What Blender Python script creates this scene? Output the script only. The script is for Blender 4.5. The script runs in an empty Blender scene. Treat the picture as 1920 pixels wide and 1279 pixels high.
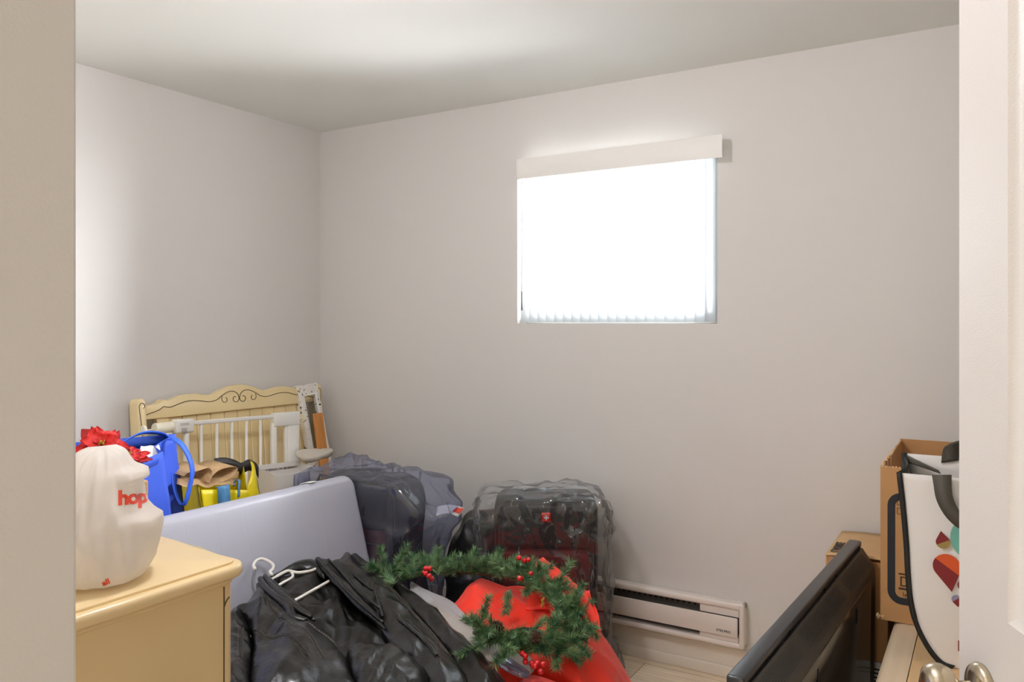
import bpy, bmesh, math, random
from math import sin, cos, pi, radians
from mathutils import Vector, Matrix, noise
from mathutils.geometry import delaunay_2d_cdt
from mathutils.bvhtree import BVHTree

scene = bpy.context.scene
COL = scene.collection
rnd = random.Random(7)

# ------------------------------------------------------------------ materials
def lin(h):
    h = h.lstrip('#')
    v = [int(h[i:i+2], 16)/255 for i in (0, 2, 4)]
    return tuple(c/12.92 if c <= .04045 else ((c+.055)/1.055)**2.4 for c in v) + (1,)

def mat(name, col, rough=.5, metal=0, spec=.5, coat=0, coat_rough=.1, sheen=0, sub=0,
        var=None, bump=None, bump2=None, trans=0):
    """var=(scale, amount, stretch) mottles the colour; bump=(scale, strength, stretch)."""
    m = bpy.data.materials.new(name); m.use_nodes = True
    nt = m.node_tree; N = nt.nodes; L = nt.links
    b = N['Principled BSDF']
    b.inputs['Base Color'].default_value = lin(col)
    b.inputs['Roughness'].default_value = rough
    b.inputs['Metallic'].default_value = metal
    b.inputs['Specular IOR Level'].default_value = spec
    b.inputs['Coat Weight'].default_value = coat
    b.inputs['Coat Roughness'].default_value = coat_rough
    b.inputs['Sheen Weight'].default_value = sheen
    tc = N.new('ShaderNodeTexCoord')
    def tex(scale, stretch):
        mp = N.new('ShaderNodeMapping'); mp.inputs['Scale'].default_value = stretch
        L.new(tc.outputs['Object'], mp.inputs['Vector'])
        t = N.new('ShaderNodeTexNoise'); t.inputs['Scale'].default_value = scale
        t.inputs['Detail'].default_value = 4
        L.new(mp.outputs['Vector'], t.inputs['Vector'])
        return t
    if var:
        t = tex(var[0], var[2] if len(var) > 2 else (1, 1, 1))
        r = N.new('ShaderNodeValToRGB')
        c = lin(col); a = var[1]
        r.color_ramp.elements[0].position = .3; r.color_ramp.elements[1].position = .7
        r.color_ramp.elements[0].color = tuple(x*(1-a) for x in c[:3]) + (1,)
        r.color_ramp.elements[1].color = tuple(min(1, x*(1+a)) for x in c[:3]) + (1,)
        L.new(t.outputs['Fac'], r.inputs['Fac']); L.new(r.outputs['Color'], b.inputs['Base Color'])
    last = None
    for bp in (bump, bump2):
        if bp:
            t = tex(bp[0], bp[2] if len(bp) > 2 else (1, 1, 1))
            n = N.new('ShaderNodeBump'); n.inputs['Strength'].default_value = bp[1]
            n.inputs['Distance'].default_value = .01
            L.new(t.outputs['Fac'], n.inputs['Height'])
            if last: L.new(last.outputs['Normal'], n.inputs['Normal'])
            L.new(n.outputs['Normal'], b.inputs['Normal']); last = n
    if trans:
        out = N['Material Output']; mx = N.new('ShaderNodeMixShader'); tr = N.new('ShaderNodeBsdfTranslucent')
        tr.inputs['Color'].default_value = lin(col); mx.inputs['Fac'].default_value = trans
        L.new(b.outputs['BSDF'], mx.inputs[1]); L.new(tr.outputs['BSDF'], mx.inputs[2]); L.new(mx.outputs['Shader'], out.inputs['Surface'])
    return m

def film(name, tint, milky=.05, gloss=.35, rough=.08, milk_col='#f4f6fa'):
    """thin clear polythene: mostly see-through, shiny at the folds, slightly milky"""
    m = bpy.data.materials.new(name); m.use_nodes = True
    nt = m.node_tree; N = nt.nodes; L = nt.links
    N.remove(N['Principled BSDF']); out = N['Material Output']
    tr = N.new('ShaderNodeBsdfTransparent'); tr.inputs['Color'].default_value = lin(tint)
    df = N.new('ShaderNodeBsdfDiffuse'); df.inputs['Color'].default_value = lin(milk_col)
    gl = N.new('ShaderNodeBsdfGlossy'); gl.inputs['Roughness'].default_value = rough
    fr = N.new('ShaderNodeLayerWeight'); fr.inputs['Blend'].default_value = gloss
    tc = N.new('ShaderNodeTexCoord'); mp = N.new('ShaderNodeMapping'); mp.inputs['Scale'].default_value = (1, 1, .55)
    ns = N.new('ShaderNodeTexNoise'); ns.inputs['Scale'].default_value = 7
    va = N.new('ShaderNodeMixRGB'); va.blend_type = 'ADD'; va.inputs['Fac'].default_value = .22
    vo = N.new('ShaderNodeTexVoronoi'); vo.feature = 'DISTANCE_TO_EDGE'; vo.inputs['Scale'].default_value = 11
    bp = N.new('ShaderNodeBump'); bp.inputs['Strength'].default_value = .6; bp.inputs['Distance'].default_value = .012
    L.new(tc.outputs['Object'], mp.inputs['Vector']); L.new(tc.outputs['Object'], ns.inputs['Vector'])
    L.new(mp.outputs['Vector'], va.inputs[1]); L.new(ns.outputs['Color'], va.inputs[2]); L.new(va.outputs[0], vo.inputs['Vector'])
    L.new(vo.outputs['Distance'], bp.inputs['Height']); L.new(bp.outputs['Normal'], gl.inputs['Normal'])
    fc = N.new('ShaderNodeLayerWeight'); fc.inputs['Blend'].default_value = .5
    pw = N.new('ShaderNodeMath'); pw.operation = 'POWER'; pw.inputs[1].default_value = 3.0; L.new(fc.outputs['Facing'], pw.inputs[0])
    ma = N.new('ShaderNodeMath'); ma.operation = 'MULTIPLY_ADD'; ma.inputs[1].default_value = .38; ma.inputs[2].default_value = milky; L.new(pw.outputs[0], ma.inputs[0])
    tl = N.new('ShaderNodeBsdfTranslucent'); tl.inputs['Color'].default_value = lin(milk_col)
    md = N.new('ShaderNodeMixShader'); md.inputs['Fac'].default_value = .45; L.new(df.outputs[0], md.inputs[1]); L.new(tl.outputs[0], md.inputs[2])
    m1 = N.new('ShaderNodeMixShader'); L.new(ma.outputs[0], m1.inputs['Fac'])
    m2 = N.new('ShaderNodeMixShader')
    L.new(tr.outputs[0], m1.inputs[1]); L.new(md.outputs[0], m1.inputs[2])
    mf = N.new('ShaderNodeMath'); mf.operation = 'MULTIPLY_ADD'; mf.inputs[1].default_value = .55; mf.inputs[2].default_value = .075; L.new(fr.outputs['Fresnel'], mf.inputs[0])
    L.new(mf.outputs[0], m2.inputs['Fac']); L.new(m1.outputs[0], m2.inputs[1]); L.new(gl.outputs[0], m2.inputs[2])
    L.new(m2.outputs[0], out.inputs['Surface'])
    return m

# ------------------------------------------------------------------ objects
def obj(name, me, m=None, parent=None, smooth=True, world=False, angle=None, solid=0, subsurf=0, label=None):
    if isinstance(me, bmesh.types.BMesh):
        bm = me; me = bpy.data.meshes.new(name)
        bmesh.ops.recalc_face_normals(bm, faces=bm.faces); bm.to_mesh(me); bm.free()
    o = bpy.data.objects.new(name, me); COL.objects.link(o)
    if m:
        for x in (m if isinstance(m, (list, tuple)) else [m]): me.materials.append(x)
    if smooth:
        me.polygons.foreach_set('use_smooth', [True]*len(me.polygons))
        if angle is not None: me.set_sharp_from_angle(angle=radians(angle))
    if parent:
        o.parent = parent
        if world: o.matrix_parent_inverse = parent.matrix_basis.inverted()
    if solid:
        md = o.modifiers.new('thickness', 'SOLIDIFY'); md.thickness = solid; md.offset = -1
    if subsurf:
        md = o.modifiers.new('smooth', 'SUBSURF'); md.levels = md.render_levels = subsurf
    if label: o['label'] = label
    return o

def tag(o, label, cat, group=None):
    o['label'] = label; o['category'] = cat
    if group: o['group'] = group
    return o

def thing(name, label, cat, loc=(0, 0, 0), rz=0, M=None, group=None):
    o = bpy.data.objects.new(name, None); COL.objects.link(o)
    o.empty_display_size = .05
    o.matrix_basis = M if M is not None else Matrix.Translation(loc) @ Matrix.Rotation(rz, 4, 'Z')
    return tag(o, label, cat, group)

def struct(o):
    o['kind'] = 'structure'; return o

def frame_m(org, ex, ez):
    ex = Vector(ex).normalized(); ez = Vector(ez); ez = (ez - ez.dot(ex)*ex).normalized(); ey = ez.cross(ex)
    M = Matrix((ex, ey, ez)).transposed().to_4x4(); M.translation = Vector(org); return M

# ------------------------------------------------------------------ mesh makers
def box(bm, lo, hi, bev=0, seg=2, M=None):
    lo = Vector(lo); hi = Vector(hi); c = (lo+hi)/2; s = hi-lo
    n0 = set(bm.verts)
    r = bmesh.ops.create_cube(bm, size=1, matrix=Matrix.Translation(c) @ Matrix.Diagonal((*s, 1)))
    if bev:
        es = list({e for v in r['verts'] for e in v.link_edges})
        bmesh.ops.bevel(bm, geom=es, offset=bev, segments=seg, affect='EDGES', profile=.5, clamp_overlap=True)
    if M is not None:
        bmesh.ops.transform(bm, matrix=M, verts=[v for v in bm.verts if v not in n0])
    return bm

def B(lo, hi, bev=0, seg=2, M=None): return box(bmesh.new(), lo, hi, bev, seg, M)

def cat_rom(pts, n=6, closed=False):
    P = [Vector(p) for p in pts]; out = []; N = len(P)
    for i in range(N if closed else N-1):
        a = P[(i-1) % N] if closed or i > 0 else P[i]*2-P[i+1]
        b = P[i]; c = P[(i+1) % N]
        d = P[(i+2) % N] if closed or i+2 < N else c*2-b
        for k in range(n):
            t = k/n
            out.append(.5*((2*b)+(c-a)*t+(2*a-5*b+4*c-d)*t*t+(3*b-a-3*c+d)*t**3))
    if not closed: out.append(P[-1])
    return out

def tube(bm, pts, r, n=8, closed=False, flat=1.0, caps=True):
    """swept round tube; r may be a number or a list"""
    P = [Vector(p) for p in pts]; N = len(P)
    R = r if isinstance(r, (list, tuple)) else [r]*N
    rings = []; up = None
    for i in range(N):
        a = P[i-1] if (i > 0 or closed) else P[i]; c = P[(i+1) % N] if (i < N-1 or closed) else P[i]
        t = (c-a)
        if t.length < 1e-9: t = Vector((0, 0, 1))
        t.normalize()
        if up is None:
            up = t.orthogonal().normalized() if abs(t.z) > .9 else (Vector((0, 0, 1))-t*t.z).normalized()
        else:
            up = up-t*up.dot(t)
            up = up.normalized() if up.length > 1e-6 else t.orthogonal().normalized()
        s = t.cross(up)
        rings.append([bm.verts.new(P[i]+R[i]*(cos(2*pi*k/n)*s+flat*sin(2*pi*k/n)*up)) for k in range(n)])
    for i in range(N if closed else N-1):
        A = rings[i]; Bb = rings[(i+1) % N]
        for k in range(n): bm.faces.new((A[k], A[(k+1) % n], Bb[(k+1) % n], Bb[k]))
    if caps and not closed:
        bm.faces.new(rings[0][::-1]); bm.faces.new(rings[-1])
    return bm

def T(pts, r, n=8, **k): return tube(bmesh.new(), pts, r, n, **k)

def ribbon(bm, pts, widths, thick=.0015):
    """pts: centre line, widths: a vector across per point"""
    rows = []
    for p, w in zip(pts, widths):
        p = Vector(p); w = Vector(w); rows.append((bm.verts.new(p-w/2), bm.verts.new(p+w/2)))
    for a, b in zip(rows, rows[1:]): bm.faces.new((a[0], a[1], b[1], b[0]))
    return bm

def prism(bm, poly, y0, y1, bev=0, seg=2):
    """polygon in local x,z extruded from y0 (front) to y1"""
    vs = [bm.verts.new((p[0], y0, p[1])) for p in poly]
    f = bm.faces.new(vs)
    r = bmesh.ops.extrude_face_region(bm, geom=[f])
    nv = [g for g in r['geom'] if isinstance(g, bmesh.types.BMVert)]
    for v in nv: v.co.y = y1
    if bev:
        es = [e for e in f.edges]
        bmesh.ops.bevel(bm, geom=es, offset=bev, segments=seg, affect='EDGES', profile=.5, clamp_overlap=True)
    return bm

def lathe(bm, prof, n=24, M=None):
    """prof: (radius, z) pairs"""
    rings = []; new = []
    for r, z in prof:
        ring = [bm.verts.new((r*cos(2*pi*k/n), r*sin(2*pi*k/n), z)) for k in range(n)] if r > 1e-6 else [bm.verts.new((0, 0, z))]
        rings.append(ring); new += ring
    for a, b in zip(rings, rings[1:]):
        for k in range(n):
            q = [a[k % len(a)], a[(k+1) % n if len(a) > 1 else 0], b[(k+1) % n if len(b) > 1 else 0], b[k % len(b)]]
            q2 = []
            for v in q:
                if v not in q2: q2.append(v)
            if len(q2) > 2: bm.faces.new(q2)
    if M is not None: bmesh.ops.transform(bm, matrix=M, verts=new)
    return bm

def blob(half, e=6, cuts=24, disp=None, M=None):
    """superellipsoid grown from a cube grid; disp(unit, pos) -> offset vector"""
    bm = bmesh.new(); bmesh.ops.create_cube(bm, size=2)
    bmesh.ops.subdivide_edges(bm, edges=bm.edges[:], cuts=cuts, use_grid_fill=True)
    for v in bm.verts:
        p = v.co
        k = (abs(p.x)**e+abs(p.y)**e+abs(p.z)**e)**(1/e)
        u = p/k
        q = Vector((u.x*half[0], u.y*half[1], u.z*half[2]))
        if disp: q = q+disp(u, q)
        v.co = q
    if M is not None: bm.transform(M)
    return bm

def inside(x, y, P):
    c = False; j = len(P)-1
    for i in range(len(P)):
        xi, yi = P[i][0], P[i][1]; xj, yj = P[j][0], P[j][1]
        if (yi > y) != (yj > y) and x < (xj-xi)*(y-yi)/(yj-yi)+xi: c = not c
        j = i
    return c

def segdist(x, y, P):
    best = 9
    for i in range(len(P)):
        ax, ay = P[i-1][0], P[i-1][1]; bx, by = P[i][0], P[i][1]
        dx, dy = bx-ax, by-ay; l = dx*dx+dy*dy
        t = 0 if l == 0 else max(0, min(1, ((x-ax)*dx+(y-ay)*dy)/l))
        d = (ax+t*dx-x)**2+(ay+t*dy-y)**2
        if d < best: best = d
    return math.sqrt(best)

def patch(outline, base, res=.012, puff=.02, edge=.03, wr=None, smooth=4):
    """cloth laid on a surface: outline in world x,y, base(x,y) the height below, puff its fullness inside the hem"""
    P = [(p.x, p.y) for p in cat_rom([(q[0], q[1], 0) for q in outline], smooth, True)]
    Q = []
    for i in range(len(P)):
        a = P[i-1]; b = P[i]; d = math.hypot(a[0]-b[0], a[1]-b[1]); k = max(1, int(d/res))
        for j in range(1, k+1): Q.append((a[0]+(b[0]-a[0])*j/k, a[1]+(b[1]-a[1])*j/k))
    n = len(Q)
    xs = [q[0] for q in Q]; ys = [q[1] for q in Q]
    V = [Vector(q) for q in Q]
    y = min(ys); row = 0
    while y < max(ys):
        x = min(xs)+(res/2 if row % 2 else 0)
        while x < max(xs):
            if inside(x, y, Q) and segdist(x, y, Q) > res*.55: V.append(Vector((x, y)))
            x += res
        y += res*.87; row += 1
    r = delaunay_2d_cdt(V, [(i, (i+1) % n) for i in range(n)], [], 1, 1e-5)
    bm = bmesh.new(); vs = []
    for v in r[0]:
        d = segdist(v.x, v.y, Q)
        z = base(v.x, v.y)+puff*(1-math.exp(-d/edge))
        if wr: z += wr(v.x, v.y)*(.35+.65*(1-math.exp(-d/.02)))
        vs.append(bm.verts.new((v.x, v.y, z)))
    for f in r[2]:
        try: bm.faces.new([vs[i] for i in f])
        except ValueError: pass
    return bm

def ridges(ang, fa, fc, amp, seed=0):
    """folds running along direction ang: slow along, quick across"""
    ca, sa = cos(ang), sin(ang)
    def f(x, y):
        u = x*ca+y*sa; v = -x*sa+y*ca
        w = noise.noise(Vector((u*fa+seed, v*fc, seed*1.7)))
        return amp*(1-2*abs(w))
    return f
def summed(*fs): return lambda x, y: sum(f(x, y) for f in fs)

def text_mesh(s, size, depth=.0006, bold=0, align='LEFT', spacing=1.0):
    c = bpy.data.curves.new('lettering', 'FONT'); c.body = s; c.size = size; c.extrude = depth
    c.offset = bold; c.align_x = align; c.space_character = spacing; c.resolution_u = 3
    o = bpy.data.objects.new('lettering', c); COL.objects.link(o)
    dg = bpy.context.evaluated_depsgraph_get(); me = bpy.data.meshes.new_from_object(o.evaluated_get(dg))
    bpy.data.objects.remove(o); bpy.data.curves.remove(c)
    return me
# lettering lies in x,y facing +z; this turns it upright, facing local -y
UP = Matrix.Rotation(pi/2, 4, 'X')
def text(name, s, size, m, parent, at, rot=Matrix(), bold=0, depth=.0006, sx=1, align='LEFT', spacing=1.0):
    me = text_mesh(s, size, depth, bold, align, spacing)
    me.transform(Matrix.Translation(at) @ rot @ UP @ Matrix.Diagonal((sx, 1, 1, 1)))
    return obj(name, me, m, parent, smooth=False)

# ------------------------------------------------------------------ palette
M = {}
def wallmat(name, col):
    return mat(name, col, .75, spec=.25, bump=(260, .06), bump2=(9, .03))
M['wall'] = wallmat('wall_paint', '#dbd8d4')
M['ceil'] = mat('ceiling_paint', '#eef0ec', .85, spec=.15, bump=(120, .05))
M['trimw'] = mat('trim_paint', '#e4ddd0', .4, bump=(14, .02))
M['doorw'] = mat('door_paint', '#dcd8d4', .34, bump=(420, .12), bump2=(6, .02))
M['vinyl'] = mat('white_vinyl', '#f2f2ef', .35)
M['valance'] = mat('valance_vinyl', '#eeece6', .45)
M['nickel'] = mat('satin_nickel', '#c9bba2', .22, metal=1, bump=(40, .02))
M['cream'] = mat('cream_lacquer', '#ecd6a2', .32, coat=.25, var=(3, .04), bump=(5, .02))
M['cream_d'] = mat('dresser_lacquer', '#e6cd9c', .3, coat=.35, var=(2, .03), bump=(4, .015))
M['carve'] = mat('carved_line_dark', '#5d4a2a', .7)
M['gatew'] = mat('gate_white', '#f3f1ea', .3, coat=.2)
M['gatec'] = mat('gate_cream_plastic', '#efe8d2', .4)
M['greyp'] = mat('grey_plastic', '#aaa8a4', .4)
M['tablew'] = None
M['blue'] = mat('blue_polypropylene', '#164bc8', .6, sheen=.1, bump=(500, .25), bump2=(14, .25))
M['blue_shaded'] = mat('blue_polypropylene_shaded', '#0c3c9c', .7, bump=(500, .25))  # same bag blue darkened, shade of the mouth put into the colour
M['blueh'] = mat('blue_webbing', '#2c62dc', .55, bump=(350, .2))
M['yellow'] = mat('yellow_woven_plastic', '#e6cf08', .42, bump=(20, .3), bump2=(420, .12))
M['strap'] = mat('pale_blue_strap', '#4d86b4', .5, bump=(60, .3))
M['blackw'] = mat('black_woven_plastic', '#2b2a27', .5, bump=(30, .2))
M['olive'] = mat('dark_olive_edge', '#5c5a22', .6)
M['kraft'] = mat('kraft_paper', '#b5946a', .8, var=(60, .12), bump=(70, .35))
M['card'] = mat('cardboard', '#bd8f5e', .85, var=(9, .05), bump=(90, .05))
M['cardl'] = mat('cardboard_light', '#cdaa7c', .85, var=(7, .06), bump=(60, .06))
M['cardin'] = mat('cardboard_inside', '#b07d4e', .9, var=(6, .05))
M['torn'] = mat('torn_cardboard', '#e2c197', .95)
M['ink'] = mat('black_print', '#23252a', .7)
M['inkb'] = mat('brown_black_print', '#4a3420', .8)
M['wcard'] = mat('white_cardboard', '#e9e5df', .7, bump=(60, .04))
M['leather'] = mat('black_leather', '#0b0908', .32, spec=.40, coat=.30, coat_rough=.16, var=(14, .35), bump=(330, .12), bump2=(26, .38))
M['lining'] = mat('black_satin_lining', '#0f0d0b', .30, spec=.35, bump=(30, .2))
M['stitch'] = mat('grey_brown_thread', '#6f665c', .7)
M['zip'] = mat('zip_metal', '#8d8c8a', .3, metal=1)
M['hanger'] = mat('white_hanger_plastic', '#f0ece4', .3, coat=.2)
M['greyc'] = mat('grey_suit_cloth', '#a3a1a3', .8, sheen=.2, bump=(420, .2), bump2=(30, .1))
M['greyb'] = mat('warm_grey_cloth', '#a9a199', .8, sheen=.2, bump=(420, .2))
M['shirt'] = mat('off_white_cloth', '#d9d2c8', .75, sheen=.1, bump=(300, .1))
M['dark'] = mat('dark_cloth', '#2a2a2d', .85, bump=(200, .2))
M['case'] = mat('black_suitcase_cloth', '#1e1d1d', .7, bump=(380, .3), bump2=(12, .1))
M['casered'] = mat('maroon_suitcase_cloth', '#541116', .65, bump=(380, .3))
M['rubber'] = mat('black_rubber', '#141414', .5)
M['binliner'] = mat('black_polythene', '#161616', .32, spec=.7, bump=(24, .4))
M['red'] = mat('red_bag_cloth', '#fb3011', .6, sheen=.15, bump=(420, .15), bump2=(9, .25))
M['redlt'] = mat('coral_red_cloth', '#e8564c', .55, bump=(300, .1))
M['zipb'] = mat('black_zip_tape', '#1b1a1c', .7)
M['pine'] = None
M['twig'] = mat('brown_twig', '#4a3a22', .8)
M['berry'] = mat('red_berry', '#d4141a', .2, coat=.6)
M['cone'] = mat('pine_cone_brown', '#4a3020', .75, var=(60, .3))
M['petal'] = mat('red_velvet_petal', '#d5140c', .55, sheen=.3, bump=(40, .3), trans=.15)
M['petald'] = mat('dark_red_petal', '#a80d12', .55, bump=(40, .3), trans=.1)
M['stamen'] = mat('gold_stamen', '#c2a13c', .35, metal=.5)
M['tv'] = mat('black_tv_plastic', '#26272a', .3, spec=.6, bump=(500, .06))
M['tvmat'] = mat('charcoal_tv_back', '#37342f', .48, bump=(600, .08))
M['tvpan'] = mat('brown_black_tv_panel', '#2b241d', .22, coat=.3)
M['hole'] = mat('vent_black', '#0d0d0d', .8)
M['screen'] = mat('tv_screen_glass', '#08090b', .08)
M['oak'] = mat('pale_birch_board', '#d9b585', .5, var=(3, .07, (14, .6, 14)), bump=(14, .05, (20, 1, 20)))
M['oakedge'] = mat('pale_birch_edge', '#ddc7a8', .42, var=(3, .05, (14, .6, 14)))
M['tote'] = mat('white_laminated_tote', '#e6e2de', .4, bump=(7, .12))
M['totebk'] = mat('black_tote_binding', '#191816', .6, bump=(300, .2))
M['totes'] = mat('charcoal_tote_strap', '#4a453b', .6, bump=(300, .2))
M['mar'] = mat('print_maroon', '#7a1218', .5)
M['ora'] = mat('print_orange', '#d2521a', .5)
M['olv'] = mat('print_olive_gold', '#9c8446', .5)
M['tea'] = mat('print_teal', '#6fb3a2', .5)
M['lil'] = mat('print_grey_lilac', '#8d8ba6', .5)
M['heat'] = mat('heater_enamel', '#e8e0d8', .38, bump=(200, .02))
M['heatd'] = mat('heater_inside', '#55534e', .55)
M['wood'] = mat('orange_pine_slat', '#d08a45', .5, var=(6, .16, (12, 12, .8)), bump=(20, .1, (10, 10, 1)))
M['paper'] = mat('white_tissue', '#d8d0c2', .8, bump=(30, .3), trans=.2)
M['bagw'] = mat('white_plastic_bag', '#f1ece5', .42, spec=.4, bump=(22, .25), trans=.45)
M['bagr'] = mat('red_bag_print', '#e2452c', .5)
M['gmesh'] = mat('wire_screen_grey', '#5f5c55', .5, metal=.4)
M['film'] = film('clear_polythene', '#f6f7f7', .038, .20, .06)
M['filmb'] = film('bluish_polythene', '#e2e6f6', .06, .20, .07, '#d5dcf6')

def nodes_of(name):
    m = bpy.data.materials.new(name); m.use_nodes = True
    return m, m.node_tree.nodes, m.node_tree.links, m.node_tree.nodes['Principled BSDF']

# chipped white paint on the old frame
m, N, L, b = nodes_of('chipped_white_paint'); M['chip'] = m
tc = N.new('ShaderNodeTexCoord'); t = N.new('ShaderNodeTexNoise'); t.inputs['Scale'].default_value = 55; t.inputs['Detail'].default_value = 3
t2 = N.new('ShaderNodeTexNoise'); t2.inputs['Scale'].default_value = 9
mm = N.new('ShaderNodeMath'); mm.operation = 'MULTIPLY_ADD'; mm.inputs[1].default_value = .45
r = N.new('ShaderNodeValToRGB'); r.color_ramp.elements[0].position = .86; r.color_ramp.elements[1].position = .88
r.color_ramp.elements[0].color = lin('#e6e1d8'); r.color_ramp.elements[1].color = lin('#2c2a27')
L.new(tc.outputs['Object'], t.inputs['Vector']); L.new(tc.outputs['Object'], t2.inputs['Vector'])
L.new(t2.outputs['Fac'], mm.inputs[0]); L.new(t.outputs['Fac'], mm.inputs[2]); L.new(mm.outputs[0], r.inputs['Fac']); L.new(r.outputs['Color'], b.inputs['Base Color'])
b.inputs['Roughness'].default_value = .6

# moulded grid on the folding table
m, N, L, b = nodes_of('pale_grey_moulded_plastic'); M['tablew'] = m
tc = N.new('ShaderNodeTexCoord'); mp = N.new('ShaderNodeMapping'); mp.inputs['Rotation'].default_value = (pi/2, 0, 0)
L.new(tc.outputs['Object'], mp.inputs['Vector'])
br = N.new('ShaderNodeTexBrick'); br.offset = 0; br.inputs['Scale'].default_value = 1
br.inputs['Brick Width'].default_value = .115; br.inputs['Row Height'].default_value = .115; br.inputs['Mortar Size'].default_value = .0012; br.inputs['Mortar Smooth'].default_value = .6
L.new(mp.outputs['Vector'], br.inputs['Vector'])
bp = N.new('ShaderNodeBump'); bp.inputs['Strength'].default_value = .32; bp.inputs['Distance'].default_value = .002; bp.invert = True
L.new(br.outputs['Fac'], bp.inputs['Height']); L.new(bp.outputs['Normal'], b.inputs['Normal'])
b.inputs['Base Color'].default_value = lin('#b6b7c3'); b.inputs['Roughness'].default_value = .34

# pine needles: green mottled by position
m, N, L, b = nodes_of('pine_needles'); M['pine'] = m
tc = N.new('ShaderNodeTexCoord'); t = N.new('ShaderNodeTexNoise'); t.inputs['Scale'].default_value = 38; t.inputs['Detail'].default_value = 2
r = N.new('ShaderNodeValToRGB'); r.color_ramp.elements[0].position = .35; r.color_ramp.elements[1].position = .66
r.color_ramp.elements[0].color = lin('#2a5c39'); r.color_ramp.elements[1].color = lin('#86a873')
L.new(tc.outputs['Object'], t.inputs['Vector']); L.new(t.outputs['Fac'], r.inputs['Fac']); L.new(r.outputs['Color'], b.inputs['Base Color'])
b.inputs['Roughness'].default_value = .35; b.inputs['Specular IOR Level'].default_value = .6

# laminate floor
m, N, L, b = nodes_of('laminate_planks'); M['floor'] = m
tc = N.new('ShaderNodeTexCoord'); mp = N.new('ShaderNodeMapping'); L.new(tc.outputs['Object'], mp.inputs['Vector'])
br = N.new('ShaderNodeTexBrick'); br.inputs['Scale'].default_value = 1; br.inputs['Brick Width'].default_value = 1.2; br.inputs['Row Height'].default_value = .19
br.inputs['Mortar Size'].default_value = .0012; br.offset = .37
br.inputs['Color1'].default_value = lin('#efe1c9'); br.inputs['Color2'].default_value = lin('#e4d3b8'); br.inputs['Mortar'].default_value = lin('#6b5d4b')
L.new(mp.outputs['Vector'], br.inputs['Vector'])
mp2 = N.new('ShaderNodeMapping'); mp2.inputs['Scale'].default_value = (1.2, 14, 1); L.new(tc.outputs['Object'], mp2.inputs['Vector'])
t = N.new('ShaderNodeTexNoise'); t.inputs['Scale'].default_value = 4; t.inputs['Detail'].default_value = 6; L.new(mp2.outputs['Vector'], t.inputs['Vector'])
r = N.new('ShaderNodeValToRGB'); r.color_ramp.elements[0].position = .3; r.color_ramp.elements[1].position = .7
r.color_ramp.elements[0].color = (.80, .77, .73, 1); r.color_ramp.elements[1].color = (1.1, 1.08, 1.05, 1)
L.new(t.outputs['Fac'], r.inputs['Fac'])
mx = N.new('ShaderNodeMix'); mx.data_type = 'RGBA'; mx.blend_type = 'MULTIPLY'; mx.inputs['Factor'].default_value = .8
L.new(br.outputs['Color'], mx.inputs[6]); L.new(r.outputs['Color'], mx.inputs[7]); L.new(mx.outputs[2], b.inputs['Base Color'])
b.inputs['Roughness'].default_value = .42

# vertical blind vanes: daylight glows through
m, N, L, b = nodes_of('sheer_white_vane'); M['vane'] = m
out = N['Material Output']; tl = N.new('ShaderNodeBsdfTranslucent'); tl.inputs['Color'].default_value = (.38, .41, .43, 1)
tp = N.new('ShaderNodeBsdfTransparent'); tp.inputs['Color'].default_value = (.95, .97, 1, 1)
m1 = N.new('ShaderNodeMixShader'); m1.inputs['Fac'].default_value = .6; m2 = N.new('ShaderNodeMixShader'); m2.inputs['Fac'].default_value = .04
b.inputs['Base Color'].default_value = lin('#f4f6f6'); b.inputs['Roughness'].default_value = .5
L.new(b.outputs[0], m1.inputs[1]); L.new(tl.outputs[0], m1.inputs[2]); L.new(m1.outputs[0], m2.inputs[1]); L.new(tp.outputs[0], m2.inputs[2]); L.new(m2.outputs[0], out.inputs['Surface'])

# window glass: clear pane, lets daylight straight through
m, N, L, b = nodes_of('window_glass'); M['glass'] = m
N.remove(b); out = N['Material Output']; tp = N.new('ShaderNodeBsdfTransparent'); gl = N.new('ShaderNodeBsdfGlossy'); gl.inputs['Roughness'].default_value = .02
fr = N.new('ShaderNodeFresnel'); fr.inputs['IOR'].default_value = 1.3; mx = N.new('ShaderNodeMixShader')
L.new(fr.outputs[0], mx.inputs['Fac']); L.new(tp.outputs[0], mx.inputs[1]); L.new(gl.outputs[0], mx.inputs[2]); L.new(mx.outputs[0], out.inputs['Surface'])

def emit(name, col, s):
    m = bpy.data.materials.new(name); m.use_nodes = True
    b = m.node_tree.nodes['Principled BSDF']; b.inputs['Base Color'].default_value = lin(col)
    b.inputs['Emission Color'].default_value = lin(col); b.inputs['Emission Strength'].default_value = s
    return m
M['lamp'] = emit('fill_lamp_glow', '#f5f2f8', 142.0)  # glow of the added room lamp

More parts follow.
